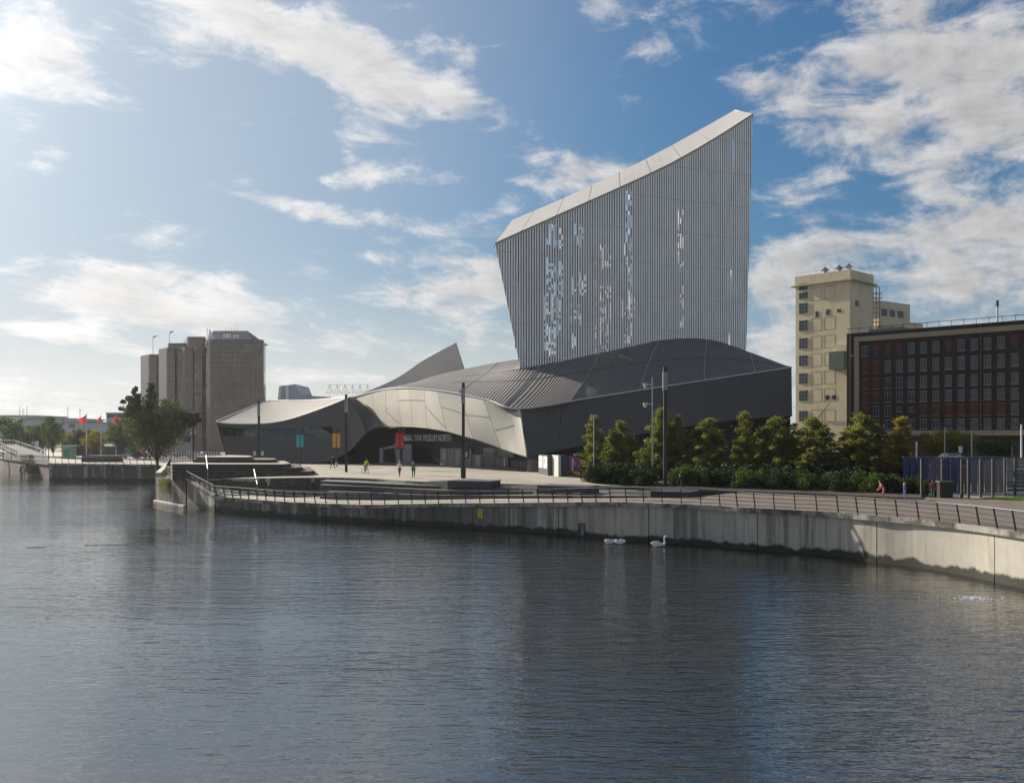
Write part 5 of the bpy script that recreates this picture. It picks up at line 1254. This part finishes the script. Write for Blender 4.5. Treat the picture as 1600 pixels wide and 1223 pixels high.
for p in fp: q = MB(); q.box(p.x-.08, p.x+.08, p.y-.08, p.y+.08, 2.9, 2.95+hf); q.build('post', M_fp, root)
q = MB()
for p, r2 in zip(fp[:-1], fp[1:]):
    n = max(2, int((r2-p).length/.075)); dd = (r2-p)/n
    for i in range(n): o = p+dd*i; q.box(o.x-.006, o.x+.006, o.y-.12, o.y-.108, 3.0, 2.9+hf)
    for k in range(9): q.tube(p+Vector((0,-.12,.1+k*(hf-.15)/8)), r2+Vector((0,-.12,.1+k*(hf-.15)/8)), .010, n=4, cap=False)
tag(q.build('wire_mesh', M_wire, root), kind='stuff')
a = G(1573,772,2.95)+Vector((1.4,2.6,0)); root = thing('slatted_screen', a, 'pale grey horizontal slatted screen right of the blue hoarding', 'screen')
for k in range(9): q = MB(); q.box(a.x, a.x+9, a.y, a.y+.05, 3.0+k*.34, 3.0+k*.34+.31); q.build('slat', mat('grey_slat', (.11,.12,.125), .7, var=.1), root)
# grass strip, kerb
q = MB(); gs = [G(*p) for p in ((1532,778.5,2.97),(1570,780.5,2.97),(1605,783,2.97),(1700,788,2.97),(1700,779,2.97),(1600,776,2.97),(1548,776.5,2.97))]; q.add([Vector((p.x,p.y,2.975)) for p in gs], [tuple(range(7))]); tag(q.build('lawn', M_grass), kind='structure')
C = []
for i in range(2200):
    u = random.random(); a_, b_ = gs[0].lerp(gs[3], u), gs[6].lerp(gs[4], u); p = a_.lerp(b_, random.random()); C.append([p.x, p.y, 3.0])
tag(bpy.data.objects.new('grass', leaf_mesh('grass', np.array(C)+rng.normal(size=(len(C),3))*.02, .07, leafmat('grass_blade', (.09,.16,.02), (.17,.24,.04)), .3)), 'bright green grass strip by the fence foot', 'grass', kind='stuff'); COL.objects.link(bpy.data.objects['grass'])
# litter bin
b = G(1476,777.5,2.95); r_ = thing('litter_bin', b, 'black litter bin with a lid beside the promenade', 'bin'); w = .52
q = MB(); q.box(b.x-w, b.x+w, b.y-.3, b.y+.5, 2.95, 4.2); q.build('body', mat('bin_black', (.012,.012,.012), .5), r_); q = MB(); q.box(b.x-w-.07, b.x+w+.07, b.y-.36, b.y+.56, 4.2, 4.32); q.build('lid', mat('bin_lid', (.10,.10,.10), .5), r_)
for px, pt, pb, Y, lab, r in ((1476,667,716,105,'grey street lamp pole behind the blue hoarding, left of three',.07),(1518,672,716,103,'pale pole behind the middle of the blue hoarding',.09),(1552,674,716,110,'dark thin pole behind the right end of the blue hoarding',.05),(1596,663,772,83,'tall white pole before the slatted screen',.09),(1581,697,720,95,'short thin pole above the slatted screen',.04),(1432,690,716,110,'short bright white post above the blue hoarding',.12)):
    s = thing('pole', (( px-CX)/F*Y, Y, 2.9), lab, 'pole'); b = s.location.copy(); q = MB(); q.tube(b, Vector((b.x+.0, b.y, CZ+(HY-pt)/F*Y)), r, r*.8, 7); q.build('shaft', M_dark if 'dark' in lab else (m_wt if 'white' in lab else M_galv), s)
    if px == 1476: q = MB(); t = Vector((b.x, b.y, CZ+(HY-pt)/F*Y)); q.box(t.x-.5, t.x+.5, t.y-.1, t.y+.1, t.z-.05, t.z+.12); q.build('lamp_head', M_dark, s)
s = thing('white_sign', ((1501-CX)/F*112, 112, 2.9), 'small white sign above the blue hoarding', 'sign'); b = s.location.copy(); q = MB(); q.box(b.x-.22, b.x+.22, b.y, b.y+.05, 5.9, 6.7); q.build('sign_face', m_wt, s); q = MB(); q.tube(b, b+Vector((0,.08,3.4)), .04, n=5); q.build('post', M_galv, s)
# ------------------------------------------------------------------ quay details
p = G(747.5,803,0); i = min(range(len(main)), key=lambda k: abs((main[k].x/main[k].y)-(747.5-CX)/F)); c = main[i]; t = (main[i+1]-main[i-1]); t.z = 0; t.normalize(); nn = Vector((t.y,-t.x,0))
o = c-nn*.22+nn*.0; s = thing('warning_sign', (o.x, o.y, 1.0), 'yellow warning sign on the dark stained quay wall', 'sign'); w = .40
q = MB(); q.obox(Vector((o.x,o.y,.95))-t*w/2+nn*.01, t*w, nn*.04, (0,0,.82)); q.build('sign_face', mat('sign_yellow', (.62,.46,.02), .5, var=.1), s)
for k, (z, hh, ww) in enumerate(((1.42,.2,.12),(1.22,.06,.24),(1.10,.05,.22),(1.0,.05,.24))): q = MB(); q.obox(Vector((o.x,o.y,z))-t*ww/2+nn*.052, t*ww, nn*.008, (0,0,hh)); q.build('black_print', mat('bin_black', (.012,.012,.012), .5), s)
i = min(range(len(main)), key=lambda k: abs((main[k].x/main[k].y)-(905.5-CX)/F)); c = main[i]; t = (main[i+1]-main[i-1]); t.z = 0; t.normalize(); nn = Vector((t.y,-t.x,0)); o = c-nn*.2
s = thing('outfall', (o.x, o.y, .3), 'square outfall opening with a blue cover low in the quay wall', 'outfall')
q = MB()
for (u, v, a_, b_) in ((-.32,.1,.08,.95),(.24,.1,.08,.95),(-.32,1.0,.64,.1)): q.obox(Vector((o.x,o.y,v))+t*u+nn*.0, t*a_, nn*.09, (0,0,b_))
q.build('frame', mat('rusty_frame', (.10,.08,.06), .8), s); q = MB(); q.obox(Vector((o.x,o.y,.1))-t*.24+nn*.0, t*.48, nn*.03, (0,0,.9)); q.build('recess', M_dgl, s); q = MB(); q.obox(Vector((o.x,o.y,.25))-t*.02+nn*.035, t*.24, nn*.02, (0,0,.6)); q.build('cover', mat('outfall_blue', (.05,.14,.26), .6, var=.3, scale=3), s)
s = thing('rubber_tyre', G(40,742,.9)+Vector((0,0,0)), 'old tyre fender hanging on the stone quay', 'tyre'); b = s.location.copy(); b.y = 190; b.x = (40-CX)/F*190; b.z = .8; s.location = b
q = MB(); 
for k in range(20):
    a0, a1 = 2*math.pi*k/20, 2*math.pi*(k+1)/20; q.tube(b+Vector((math.cos(a0)*1.1, 0, math.sin(a0)*1.1)), b+Vector((math.cos(a1)*1.1, 0, math.sin(a1)*1.1)), .2, n=7, cap=False)
q.build('tread', mat('tyre_pale', (.22,.21,.18), .8), s)
for (x, y, L_, r, lab) in ((167,851,3.2,.02,'long dark stick floating on the water, right of the shorter one'),(57,854.5,1.4,.02,'short dark stick floating near the left edge')):
    p = G(x, y, .02); q = MB(); q.tube(p-Vector((L_/2,.1,0)), p+Vector((0,0,.02)), r*.6, r, 6); q.tube(p+Vector((0,0,.02)), p+Vector((L_/2,.05,0)), r, r*.5, 6); tag(q.build('floating_stick', M_bark_d), lab, 'stick')
# bubbling aerator
p = G(1522,935,.0); C = []
q = MB()
for k in range(260):
    a_ = random.uniform(0,6.28); rr = abs(random.gauss(0,.6)); h_ = .07*math.exp(-rr*1.2)*random.random(); r = random.uniform(.008,.034); o = p+Vector((math.cos(a_)*rr*1.3, math.sin(a_)*rr*.8, h_)); q.tube(o-Vector((0,0,.02)), o+Vector((0,0,r)), r, r*.4, 5)
tag(q.build('water_splash', mat('foam', (.75,.77,.78), .4)), 'small white bubbling splash on the water by the sunlit wall', 'splash', kind='stuff')
# ------------------------------------------------------------------ swans
M_sw = mat('swan_white', (.62,.61,.58), .7, var=.05); M_bk = mat('beak_orange', (.55,.20,.03), .5)
def swan(loc, rz, label, neck='up', sc=1.):
    s = thing('swan', loc, label, 'swan', 'white swans by the quay wall', rz); s.scale = (sc,)*3; q = MB(); ns, nr = 14, 12; ring = []
    for i in range(ns):
        u = i/(ns-1); x = -.62+1.12*u; w = .27*math.sin(math.pi*min(1, u*.93+.04))**.65; zc = .08+.20*max(0, 1-u*3.2)**1.3+.05*u; hh = .24*math.sin(math.pi*min(1, u*.93+.05))**.7
        ring.append([Vector((x, w*math.cos(2*math.pi*j/nr), zc+hh*math.sin(2*math.pi*j/nr)*(1.05 if math.sin(2*math.pi*j/nr) > 0 else .6))) for j in range(nr)])
    nk = {'up': [(.40,.10,.13),(.53,.30,.085),(.50,.52,.062),(.46,.70,.055),(.52,.83,.06),(.61,.83,.075),(.70,.79,.05)], 'down': [(.40,.12,.13),(.55,.30,.085),(.66,.34,.062),(.74,.22,.055),(.78,.08,.055),(.79,-.04,.06)]}[neck]
    for (x, z, r) in nk:
        k = nk.index((x, z, r)); pv = nk[max(0, k-1)]; nx = nk[min(len(nk)-1, k+1)]; d = Vector((nx[0]-pv[0], 0, nx[1]-pv[1])).normalized(); u_ = Vector((-d.z, 0, d.x))
        ring.append([Vector((x, 0, z))+Vector((0, r*math.cos(2*math.pi*j/nr), 0))+u_*(r*math.sin(2*math.pi*j/nr)) for j in range(nr)])
    vs = [v for r_ in ring for v in r_]; fs = [(i*nr+j, i*nr+(j+1) % nr, (i+1)*nr+(j+1) % nr, (i+1)*nr+j) for i in range(len(ring)-1) for j in range(nr)]+[tuple(range(nr)), tuple((len(ring)-1)*nr+j for j in range(nr))]
    q.add(vs, fs); q.build('body', M_sw, s, True, True)
    for sy in (-1, 1):
        q = MB(); g = []
        for i in range(6):
            u = i/5; g.append([Vector((.28-.85*u, sy*(.20+.10*math.sin(math.pi*u)-.08*u), .12+.14*u+.24*math.sin(math.pi*(.2+.7*u))*v)) for v in (0, .5, 1)])
        shell(g, .03, away=Vector((0,-sy,0))).build('wing', M_sw, s, True, True)
    if neck == 'up': q = MB(); q.tube((.68,0,.79), (.80,0,.74), .032, .014, 8); q.build('beak', M_bk, s, False, True)
    return s
g = G(1029,853.5,0); swan(g, 0.05, 'lone white swan with upright neck facing right', 'up', .88)
g = G(953.5,849,0); swan(g, .45, 'left swan of the touching pair, head under water', 'down', .8); g = G(967,849.5,0); swan(g, math.pi-.3, 'right swan of the touching pair, wings raised', 'down', .8)
# ------------------------------------------------------------------ people
M_skin = mat('skin', (.45,.28,.20), .6)
def person(loc, rz, top, legs, hair, label, h=1.74, pose='walk', arms=None, phase=1, name='person', shoes=(.03,.03,.03), cat='person'):
    s = thing(name, loc, label, cat, None, rz); k = h/1.74
    V = []; E = []; Rr = []
    def v(x, y, z, r, par=None):
        V.append((x*k, y*k, z*k)); Rr.append(r*k)
        if par is not None: E.append((par, len(V)-1))
        return len(V)-1
    # x = forward
    if pose == 'bike': lean, hip = .42, 1.0
    elif pose == 'bend': lean, hip = .34, .88
    else: lean, hip = .03, .93
    pel = v(0,0,hip,.125); sp = v(lean*.35,0,hip+.2,.115,pel); ch = v(lean*.75,0,hip+.40,.135,sp); nk = v(lean,0,hip+.52,.055,ch); hd = v(lean+.03,0,hip+.62,.085,nk); hd2 = v(lean+.035,0,hip+.70,.095,hd); hd3 = v(lean+.02,0,hip+.78,.06,hd2); v(lean+.125,0,hip+.66,.018,hd2)
    for sd in (-1, 1):
        ph = phase*sd
        if pose == 'walk': kn = (.14*ph+.06, .50); an = (.28*ph-.04 if ph > 0 else -.26, .10+(.03 if ph < 0 else 0)); el_ = (-.10*ph, 1.16); wr = (-.16*ph+.10, .94)
        elif pose == 'bike': kn = (.40, .80+.12*ph); an = (.16, .42+.16*ph); el_ = (.50, 1.12); wr = (.66, 1.0)
        elif pose == 'bend': kn = (.10, .46); an = (-.02, .09); el_ = (.36, 1.0); wr = (.48, .86)
        else: kn = (.02, .49); an = (0, .09); el_ = (.0, 1.14); wr = (.05, .9)
        hp = v(0, sd*.10, hip-.03, .10, pel); kk = v(kn[0], sd*.11, kn[1], .062, hp); aa = v(an[0], sd*.11, an[1], .045, kk); v(an[0]+.10, sd*.12, an[1]-.045, .04, aa)
        sh = v(lean*.8, sd*.19, hip+.44, .062, ch); ee = v(el_[0], sd*.25, el_[1], .043, sh); ww = v(wr[0], sd*.22, wr[1], .032, ee); hn = v(wr[0]+.05, sd*.21, wr[1]-.05, .035, ww)
        for f in range(4): v(wr[0]+.10+.01*f, sd*(.18+.02*f), wr[1]-.12+.012*abs(f-1.5), .009, hn)
        v(wr[0]+.09, sd*.165, wr[1]-.05, .01, hn)
    me = bpy.data.meshes.new('body'); me.from_pydata(V, E, []); o = bpy.data.objects.new('tmp', me); COL.objects.link(o)
    sk = o.modifiers.new('s', 'SKIN'); 
    for i, r in enumerate(Rr): me.skin_vertices[0].data[i].radius = (r, r)
    me.skin_vertices[0].data[0].use_root = True; ss = o.modifiers.new('u', 'SUBSURF'); ss.levels = 1; ss.render_levels = 1
    bpy.context.view_layer.update(); nm = bpy.data.meshes.new_from_object(o.evaluated_get(bpy.context.evaluated_depsgraph_get())); bpy.data.objects.remove(o)
    nm.materials.clear()
    for m in (M_skin, top, legs, mat('shoe_%d' % int(shoes[0]*100), shoes, .6)): nm.materials.append(m)
    for p in nm.polygons:
        c = p.center/k; hand = (Vector((c.x-wr[0]-.06, abs(c.y)-.2, c.z-wr[1]+.06)).length < .13)
        p.material_index = 3 if c.z < .115 else 2 if c.z < hip+.02 and not (abs(c.y) > .17 and pose != 'bend') and not (pose in ('bike','bend') and c.x > .5) else 0 if (c.z > hip+.50 and abs(c.y) < .12) or hand else 1
        p.use_smooth = True
    b = bpy.data.objects.new('body', nm); COL.objects.link(b); b.parent = s; nm.name = 'body'
    if hair:
        q = MB(); C0 = Vector((lean-.0, 0, hip+.73))*k
        for i in range(7):
            for j in range(10):
                th = math.pi*(i/6)*.62; ph = 2*math.pi*j/10; q.v.append(tuple(C0+Vector((math.sin(th)*math.cos(ph)*.125-.03, math.sin(th)*math.sin(ph)*.115, math.cos(th)*.125-(.10 if hair[1] and math.cos(ph) < .2 and i > 4 else 0)))*k))
        q.f = [(i*10+j, i*10+(j+1) % 10, (i+1)*10+(j+1) % 10, (i+1)*10+j) for i in range(6) for j in range(10)]; q.build('hair', hair[0], s, True, True)
    return s
C_ = lambda n, c: mat(n, c, .85, var=.1, scale=6)
blk, wht, jean, brownh = C_('cloth_black', (.015,.015,.018)), C_('cloth_white', (.62,.60,.58)), C_('cloth_navy', (.03,.035,.06)), C_('hair_brown', (.05,.03,.02))
g = G(520,733,3.5); g.z = 3.5; person(g, 2.6, blk, blk, (brownh, False), 'person in black carrying a white bag beside the orange banner', 1.9); q = MB(); q.obox(g+Vector((.35,-.15,.55)), (.28,0,0), (0,.1,0), (0,0,.42)); tag(q.build('shopping_bag', wht), 'white bag held by the person in black', 'bag')
g = G(570,741,3.5); hv = C_('hi_vis_yellow', (.55,.75,.03)); person(g+Vector((0,0,.02)), -.9, hv, blk, (C_('helmet_dark', (.06,.05,.05)), False), 'cyclist in bright yellow jacket riding across the plaza', 1.75, 'bike')
def bicycle(loc, rz, label):
    s = thing('bicycle', loc, label, 'bicycle', None, rz)
    for x in (-.42, .62):
        w = MB(); 
        for k in range(18): a0, a1 = 2*math.pi*k/18, 2*math.pi*(k+1)/18; w.tube((x+.34*math.cos(a0), 0, .34+.34*math.sin(a0)), (x+.34*math.cos(a1), 0, .34+.34*math.sin(a1)), .022, n=5, cap=False)
        wh = w.build('wheel', M_dark, s, False, True); w = MB()
        for k in range(10): a0 = 2*math.pi*k/10; w.tube((x, 0, .34), (x+.33*math.cos(a0), 0, .34+.33*math.sin(a0)), .004, n=3, cap=False)
        w.build('spokes', M_galv, wh, False, True)
    w = MB(); fr = [(-.42,0,.34),(.05,0,.32),(-.08,0,.82),(.5,0,.80),(.05,0,.32),(.5,0,.80),(.62,0,.34)]; w.path([Vector(f) for f in fr[:3]], .018); w.tube(fr[0], fr[2], .015); w.tube(fr[2], fr[3], .018); w.tube(fr[4], fr[3], .018); w.tube(fr[3], fr[6], .018); w.build('frame', mat('bike_grey', (.25,.25,.28), .4, .3), s, False, True)
    w = MB(); w.tube((.5,0,.80), (.5,0,.98), .015); w.tube((.5,-.24,1.0), (.5,.24,1.0), .015); w.build('handlebar', M_dark, s, False, True); w = MB(); w.box(-.22,.04,-.07,.07,.90,.95); w.tube((-.08,0,.8), (-.09,0,.92), .015); w.build('saddle', M_dark, s, False, True); return s
bicycle(g+Vector((0,0,.01)), -.9, 'grey bicycle under the cyclist in yellow')
g = G(624.5,745.5,3.5); person(g, -1.9, wht, blk, (C_('hair_blond', (.35,.26,.15)), True), 'woman in white top walking across the plaza, left of two', 1.8)
g = G(646,746.5,3.5); person(g, -1.4, C_('cloth_teal', (.04,.16,.13)), blk, (C_('red_scarf', (.20,.02,.03)), True), 'person in green jacket and dark red scarf, right of two walkers', 1.8, phase=-1)
g = G(1401,783,2.95)+Vector((0,2.4,0)); person(g, 3.0, C_('cloth_pink', (.50,.16,.14)), C_('cloth_rose', (.28,.08,.10)), (brownh, True), 'person in pink jacket bending forward behind the promenade rail', 1.55, 'bend')
g = G(1431,784,2.95)+Vector((0,2.0,0)); person(g, 2.4, C_('cloth_violet', (.28,.20,.45)), C_('cloth_lilac', (.45,.38,.6)), (C_('hair_blond', (.35,.26,.15)), True), 'child in violet and white coat with red boots', 1.35, 'stand', shoes=(.55,.06,.02))
g = G(1461,779,2.95)+Vector((.2,.8,0)); person(g, 1.4, C_('cloth_crimson', (.22,.02,.03)), C_('cloth_green', (.03,.14,.07)), (brownh, True), 'person in dark red and green beside the litter bin', 1.45, 'stand')
g = G(1063,764,2.98); person(g+Vector((.1,-.4,0)), 2.0, blk, blk, (brownh, False), 'person in dark clothes by the undergrowth right of the tallest column', 1.5, 'bend')
# ------------------------------------------------------------------ left bank furniture
def flag(px, pt, pb, Y, pts, label):
    s = thing('flagpole', ((px-CX)/F*Y, Y, 2.9), label, 'flagpole', 'pink flags on white poles'); b = s.location.copy(); zt = CZ+(HY-pt)/F*Y
    q = MB(); q.tube(b, Vector((b.x, b.y, zt)), .13, .08, 8); q.build('pole', mat('pole_white', (.6,.6,.6), .4), s)
    q = MB(); v = [P(x, y, Y-.3) for x, y in pts]; n = len(v); vs = []
    for k, p in enumerate(v): vs.append(p+Vector((0, -.35*math.sin(k*2.1), 0)))
    c = sum(vs, Vector())/n; q.add(vs+[c, ]+[p+Vector((0,.06,0)) for p in vs]+[c+Vector((0,.06,0))], [(k, (k+1) % n, n) for k in range(n)]+[(n+1+(k+1) % n, n+1+k, 2*n+1) for k in range(n)]+[(k, n+1+k, n+1+(k+1) % n, (k+1) % n) for k in range(n)]); q.build('flag', leafmat('flag_pink', (.55,.08,.14), (.68,.13,.22), .5) if 'flag_pink' not in bpy.data.materials else bpy.data.materials['flag_pink'], s)
flag(135,646,709,205,[(134.5,648),(134.2,659),(130,660),(126,661),(121.5,655),(128,652)],'white flagpole with pink flag blown left, leftmost of three')
flag(157.7,649,710,206,[(157.2,650),(157.5,658),(154,659),(150.5,660),(154,654)],'white flagpole with narrow drooping pink flag, middle of three')
flag(181.3,649,711,204,[(181,650),(176.5,655),(177,660),(183,661),(190,664),(186,656),(183,652)],'white flagpole with pink flag drooping right, beside the dark planter')
a, b = G(127,721.5,2.92), G(189,721.5,2.92); s = thing('planter_bench', a, 'long low dark stone planter block below the flagpoles', 'planter'); q = MB(); q.prism([(a.x,a.y),(b.x,b.y),(b.x-.8,b.y+3),(a.x+.8,a.y+3)], 2.9, 3.55); q.build('base', mat('planter_dark', (.05,.055,.05), .8, var=.3), s); q = MB(); q.prism([(a.x+.2,a.y-.15),(b.x-.2,b.y-.15),(b.x-.9,b.y+3),(a.x+.9,a.y+3)], 3.55, 4.15); q.build('top', mat('planter_dark', (.05,.055,.05)), s)
a, b = G(96.5,716.5,2.92), G(111,716.5,2.92); s = thing('green_kiosk', a, 'green kiosk with pale frame near the far quay edge', 'kiosk'); h = 2.75; q = MB(); q.box(a.x, b.x, a.y, a.y+2.5, 2.9, 2.9+h); q.build('cabin', mat('kiosk_frame', (.30,.42,.38), .6), s); q = MB(); q.box(a.x+.35, b.x-.3, a.y-.06, a.y, 3.0, 2.9+h*.78); q.build('shutter', mat('kiosk_green', (.07,.28,.09), .6, var=.15), s); q = MB(); q.box(a.x-.15, b.x+1.0, a.y-.3, a.y+2.6, 2.9+h, 3.05+h); q.build('roof', mat('kiosk_frame', (.3,.42,.38)), s)
def parapet(p0, p1, label):
    s = thing('footbridge_parapet', p0, label, 'parapet'); n = max(3, int((p1-p0).length/1.2)); q = MB()
    for k in range(n+1): p = p0.lerp(p1, k/n); q = MB(); q.box(p.x-.06, p.x+.06, p.y-.06, p.y+.06, p.z-1.2, p.z); q.build('baluster', m_pale, s)
    q = MB(); q.tube(p0, p1, .10, n=6); q.tube(p0-Z*1.1, p1-Z*1.1, .12, n=6); q.tube(p0-Z*.6, p1-Z*.6, .06, n=6); q.build('rail', m_pale, s)
parapet(P(25,689,200), P(71,704,185), 'white sloping parapet of the footbridge ramp, upper one'); parapet(P(-8,687,190), P(26,704,180), 'white sloping parapet of the footbridge ramp, lower one'); parapet(P(-30,687,215), P(24,688,205), 'white level parapet at the far left')
q = MB(); v = [P(-8,694,188), P(26,710,178), P(71,710,184), P(25,694,199)]; q.add(v, [(0,1,2,3)]); tag(q.build('ramp', mat('ramp_surface', (.14,.13,.12), .9)), kind='structure')
s = thing('pale_post', P(56.5,700,200), 'short bright white post on the ramp', 'post'); q = MB(); p = P(56.5,700,200); q.box(p.x-.35, p.x+.35, p.y, p.y+.4, p.z-1.5, p.z+1.5); q.build('shaft', m_wt, s)
a = G(48,716,2.9); s = thing('quay_cabinet', a, 'small dark cabinet by the old stone quay edge', 'cabinet'); q = MB(); q.box(a.x-.5, a.x+.5, a.y, a.y+.6, 2.9, 4.1); q.build('body', M_dark, s); q = MB(); q.box(a.x-.55, a.x+.55, a.y-.05, a.y+.65, 4.1, 4.16); q.build('lid', M_galv, s)
for i, (x, t) in enumerate(((5,684),(18,685),(32,682),(47,680),(67,684),(76,683))):
    p = Vector(((x-CX)/F*195, 195, 2.9)); s = thing('mooring_pole', p, ('shortest thin dark pole at the left picture edge by the ramp','thin dark pole before the lower white parapet','thin dark pole between the two white parapets','thin dark pole right above the quay cabinet','thin dark pole where the white parapet ends','thin dark pole at the corner of old and new quay')[i], 'pole', 'slim dark poles on the old quay'); q = MB(); q.tube(p, P(x,t,195), .09, n=5); q.build('shaft', M_dark, s)
# palisade fence and dark wall behind the basin
s = thing('palisade_fence', P(262,712,150), 'thin grey palisade fence before the parked cars', 'fence'); zb = 2.95
q = MB()
for k in range(72):
    x = 243+k*1.42; Y = 175-k*.1; p = Vector(((x-CX)/F*Y, Y, 2.9)); q = MB(); q.box(p.x-.05, p.x+.05, p.y-.03, p.y+.03, 2.9, 5.0); q.build('pale', M_galv if k % 3 else M_dark, s)
q = MB(); a, b = Vector(((243-CX)/F*175, 175, 4.7)), Vector(((345-CX)/F*167.9, 167.9, 4.7)); q.tube(a, b, .05, n=4); q.tube(a-Z*1.4, b-Z*1.4, .05, n=4); q.build('rail', M_galv, s)
s = thing('dark_wall', P(112,700,232), 'low dark boundary wall behind the flagpoles', 'wall'); q = MB(); q.obox(Vector(((108-CX)/F*232, 232, 2.9)), (16,0,0), (0,.4,0), (0,0,2.2)); q.build('wall', mat('wall_slate', (.07,.075,.08), .8), s); q = MB(); q.obox(Vector(((108-CX)/F*232-.1, 231.9, 5.1)), (16.2,0,0), (0,.6,0), (0,0,.12)); q.build('coping', M_coping, s)
def car(loc, rz, col, label):
    s = thing('parked_car', loc, label, 'car', 'parked cars behind the palisade fence', rz); prof = [(-2.1,.35),(-2.15,.8),(-1.9,.95),(-1.5,1.0),(-1.0,1.42),(.3,1.45),(1.0,1.0),(1.9,.85),(2.1,.6),(2.1,.35)]
    q = MB(); n = len(prof); q.add([(x, y*(.85 if z < 1.1 else .70), z) for y in (-1, 1) for x, z in prof], [tuple(range(n-1, -1, -1)), tuple(range(n, 2*n))]+[(i, (i+1) % n, n+(i+1) % n, n+i) for i in range(n)]); q.build('body', mat('paint_'+label.split()[0], col, .25, .2), s, False, True)
    for y in (-1, 1): q = MB(); q.add([(-1.35,y*.83,1.02),(.85,y*.83,1.02),(.25,y*.73,1.38),(-.95,y*.73,1.36)], [(0,1,2,3)]); q.build('side_window', M_pane, s, False, True)
    q = MB(); q.add([(.38,-.68,1.42),(.38,.68,1.42),(1.0,.8,1.02),(1.0,-.8,1.02)], [(0,1,2,3)]); q.build('windscreen', M_pane, s, False, True)
    for x in (-1.3, 1.3):
        for y in (-.86, .68): q = MB(); q.tube((x,y,.33), (x,y+.18,.33), .33, n=14); w = q.build('wheel', M_dark, s, False, True); q = MB(); q.tube((x,y-.01,.33), (x,y+.19,.33), .18, n=10); q.build('rim', M_galv, w, False, True)
    for y in (-.6, .6): q = MB(); q.box(2.05,2.12,y-.18,y+.18,.62,.76); q.build('headlight', m_wt, s, False, True)
    return s
for x, Y, rz, col, lab in ((206,205,.3,(.6,.6,.6),'white car parked under the green trees left of the big tree'),(222,203,-.2,(.05,.05,.06),'black car beside the white one under the trees'),(268,215,.4,(.35,.36,.38),'silver car just right of the big tree trunk'),(286,213,.2,(.03,.05,.12),'navy car below the poster board'),(307,210,-.3,(.7,.7,.7),'white car left of the museum wing tip'),(324,208,.5,(.45,.46,.47),'grey car second from the museum wing tip'),(337,206,-.1,(.65,.65,.66),'pearl car nearest to the museum wing tip')):
    car(Vector(((x-CX)/F*Y, Y, 2.9)), rz, col, lab)
car(Vector(((1488-CX)/F*122, 122, 4.2)), .1, (.45,.42,.33), 'beige car roof showing above the blue hoarding')
s = thing('poster_board', P(268,700,180), 'large pale board with a tan panel and a navy square', 'billboard')
for (x0, x1, y0, y1, m, nm, dy) in ((264,300,678,706,mat('board_grey', (.28,.28,.27), .8),'board',0),(265,281,682,700,mat('board_tan', (.42,.32,.18), .8, var=.25, scale=.6),'tan_panel',-.08),(286,297.5,680.5,690.5,mat('board_navy', (.02,.03,.10), .7),'navy_panel',-.08)):
    slabpx([(x0,y0),(x1,y0),(x1,y1),(x0,y1)], 180+dy, .06, m, nm, s)
for x in (266, 298): q = MB(); p = P(x,700,180.3); q.box(p.x-.08, p.x+.08, p.y, p.y+.1, 2.9, p.z+2); q.build('post', M_dark, s)
s = thing('red_banner_stand', P(224,705,200), 'small red and white board under the trees', 'board'); slabpx([(221,697),(226,697),(226,711),(221,711)], 200, .1, mat('board_red', (.35,.06,.08), .7), 'red_face', s); slabpx([(230,696),(239,696),(239,711),(230,711)], 200.4, .1, mat('board_pale', (.45,.45,.42), .7), 'pale_face', s)
q = MB(); b = Vector(((301.5-CX)/F*160, 160, 2.9)); s = thing('dark_lamp_post', b, 'slim dark lamp post right of the big tree', 'lamp post'); q.tube(b, Vector((b.x, b.y, CZ+(HY-628)/F*160)), .11, .08, 7); q.build('column', M_dark, s)
# hand rails of the mound stairs
for (x0, y0, x1, y1, zb, lab) in ((322,711,324.5,744,3.4,'bright steel handrail on the upper stone steps'),(397,733,402,768,1.6,'bright steel handrail on the lower stone steps')):
    Y = 103 if x0 < 350 else 101; a, b = P(x0,y0,Y+2), P(x1,y1-12,Y-1); s = thing('handrail', b, lab, 'handrail'); q = MB(); q.tube(a, b, .04, n=6); q.build('rail', mat('bright_steel', (.4,.4,.39), .4, .3), s)
    for p in (a, b): q = MB(); q.tube(p, Vector((p.x, p.y, p.z-1.4)), .04, n=5); q.build('post', M_galv, s)
# haze box
hz = bpy.data.meshes.new('haze'); q = MB(); q.box(-1400,1400,-500,1500,-1.2,95); h_ = q.build('haze', M_dark); h_.data.materials.clear()
hm = bpy.data.materials.new('air'); hm.use_nodes = True; nt = hm.node_tree; nt.nodes.remove(nt.nodes['Principled BSDF']); pv = nt.nodes.new('ShaderNodeVolumePrincipled'); pv.inputs['Density'].default_value = HAZE; pv.inputs['Color'].default_value = (.93,.95,1,1); pv.inputs['Anisotropy'].default_value = .5
nt.links.new(pv.outputs[0], nt.nodes['Material Output'].inputs['Volume']); h_.data.materials.append(hm); tag(h_, kind='stuff')
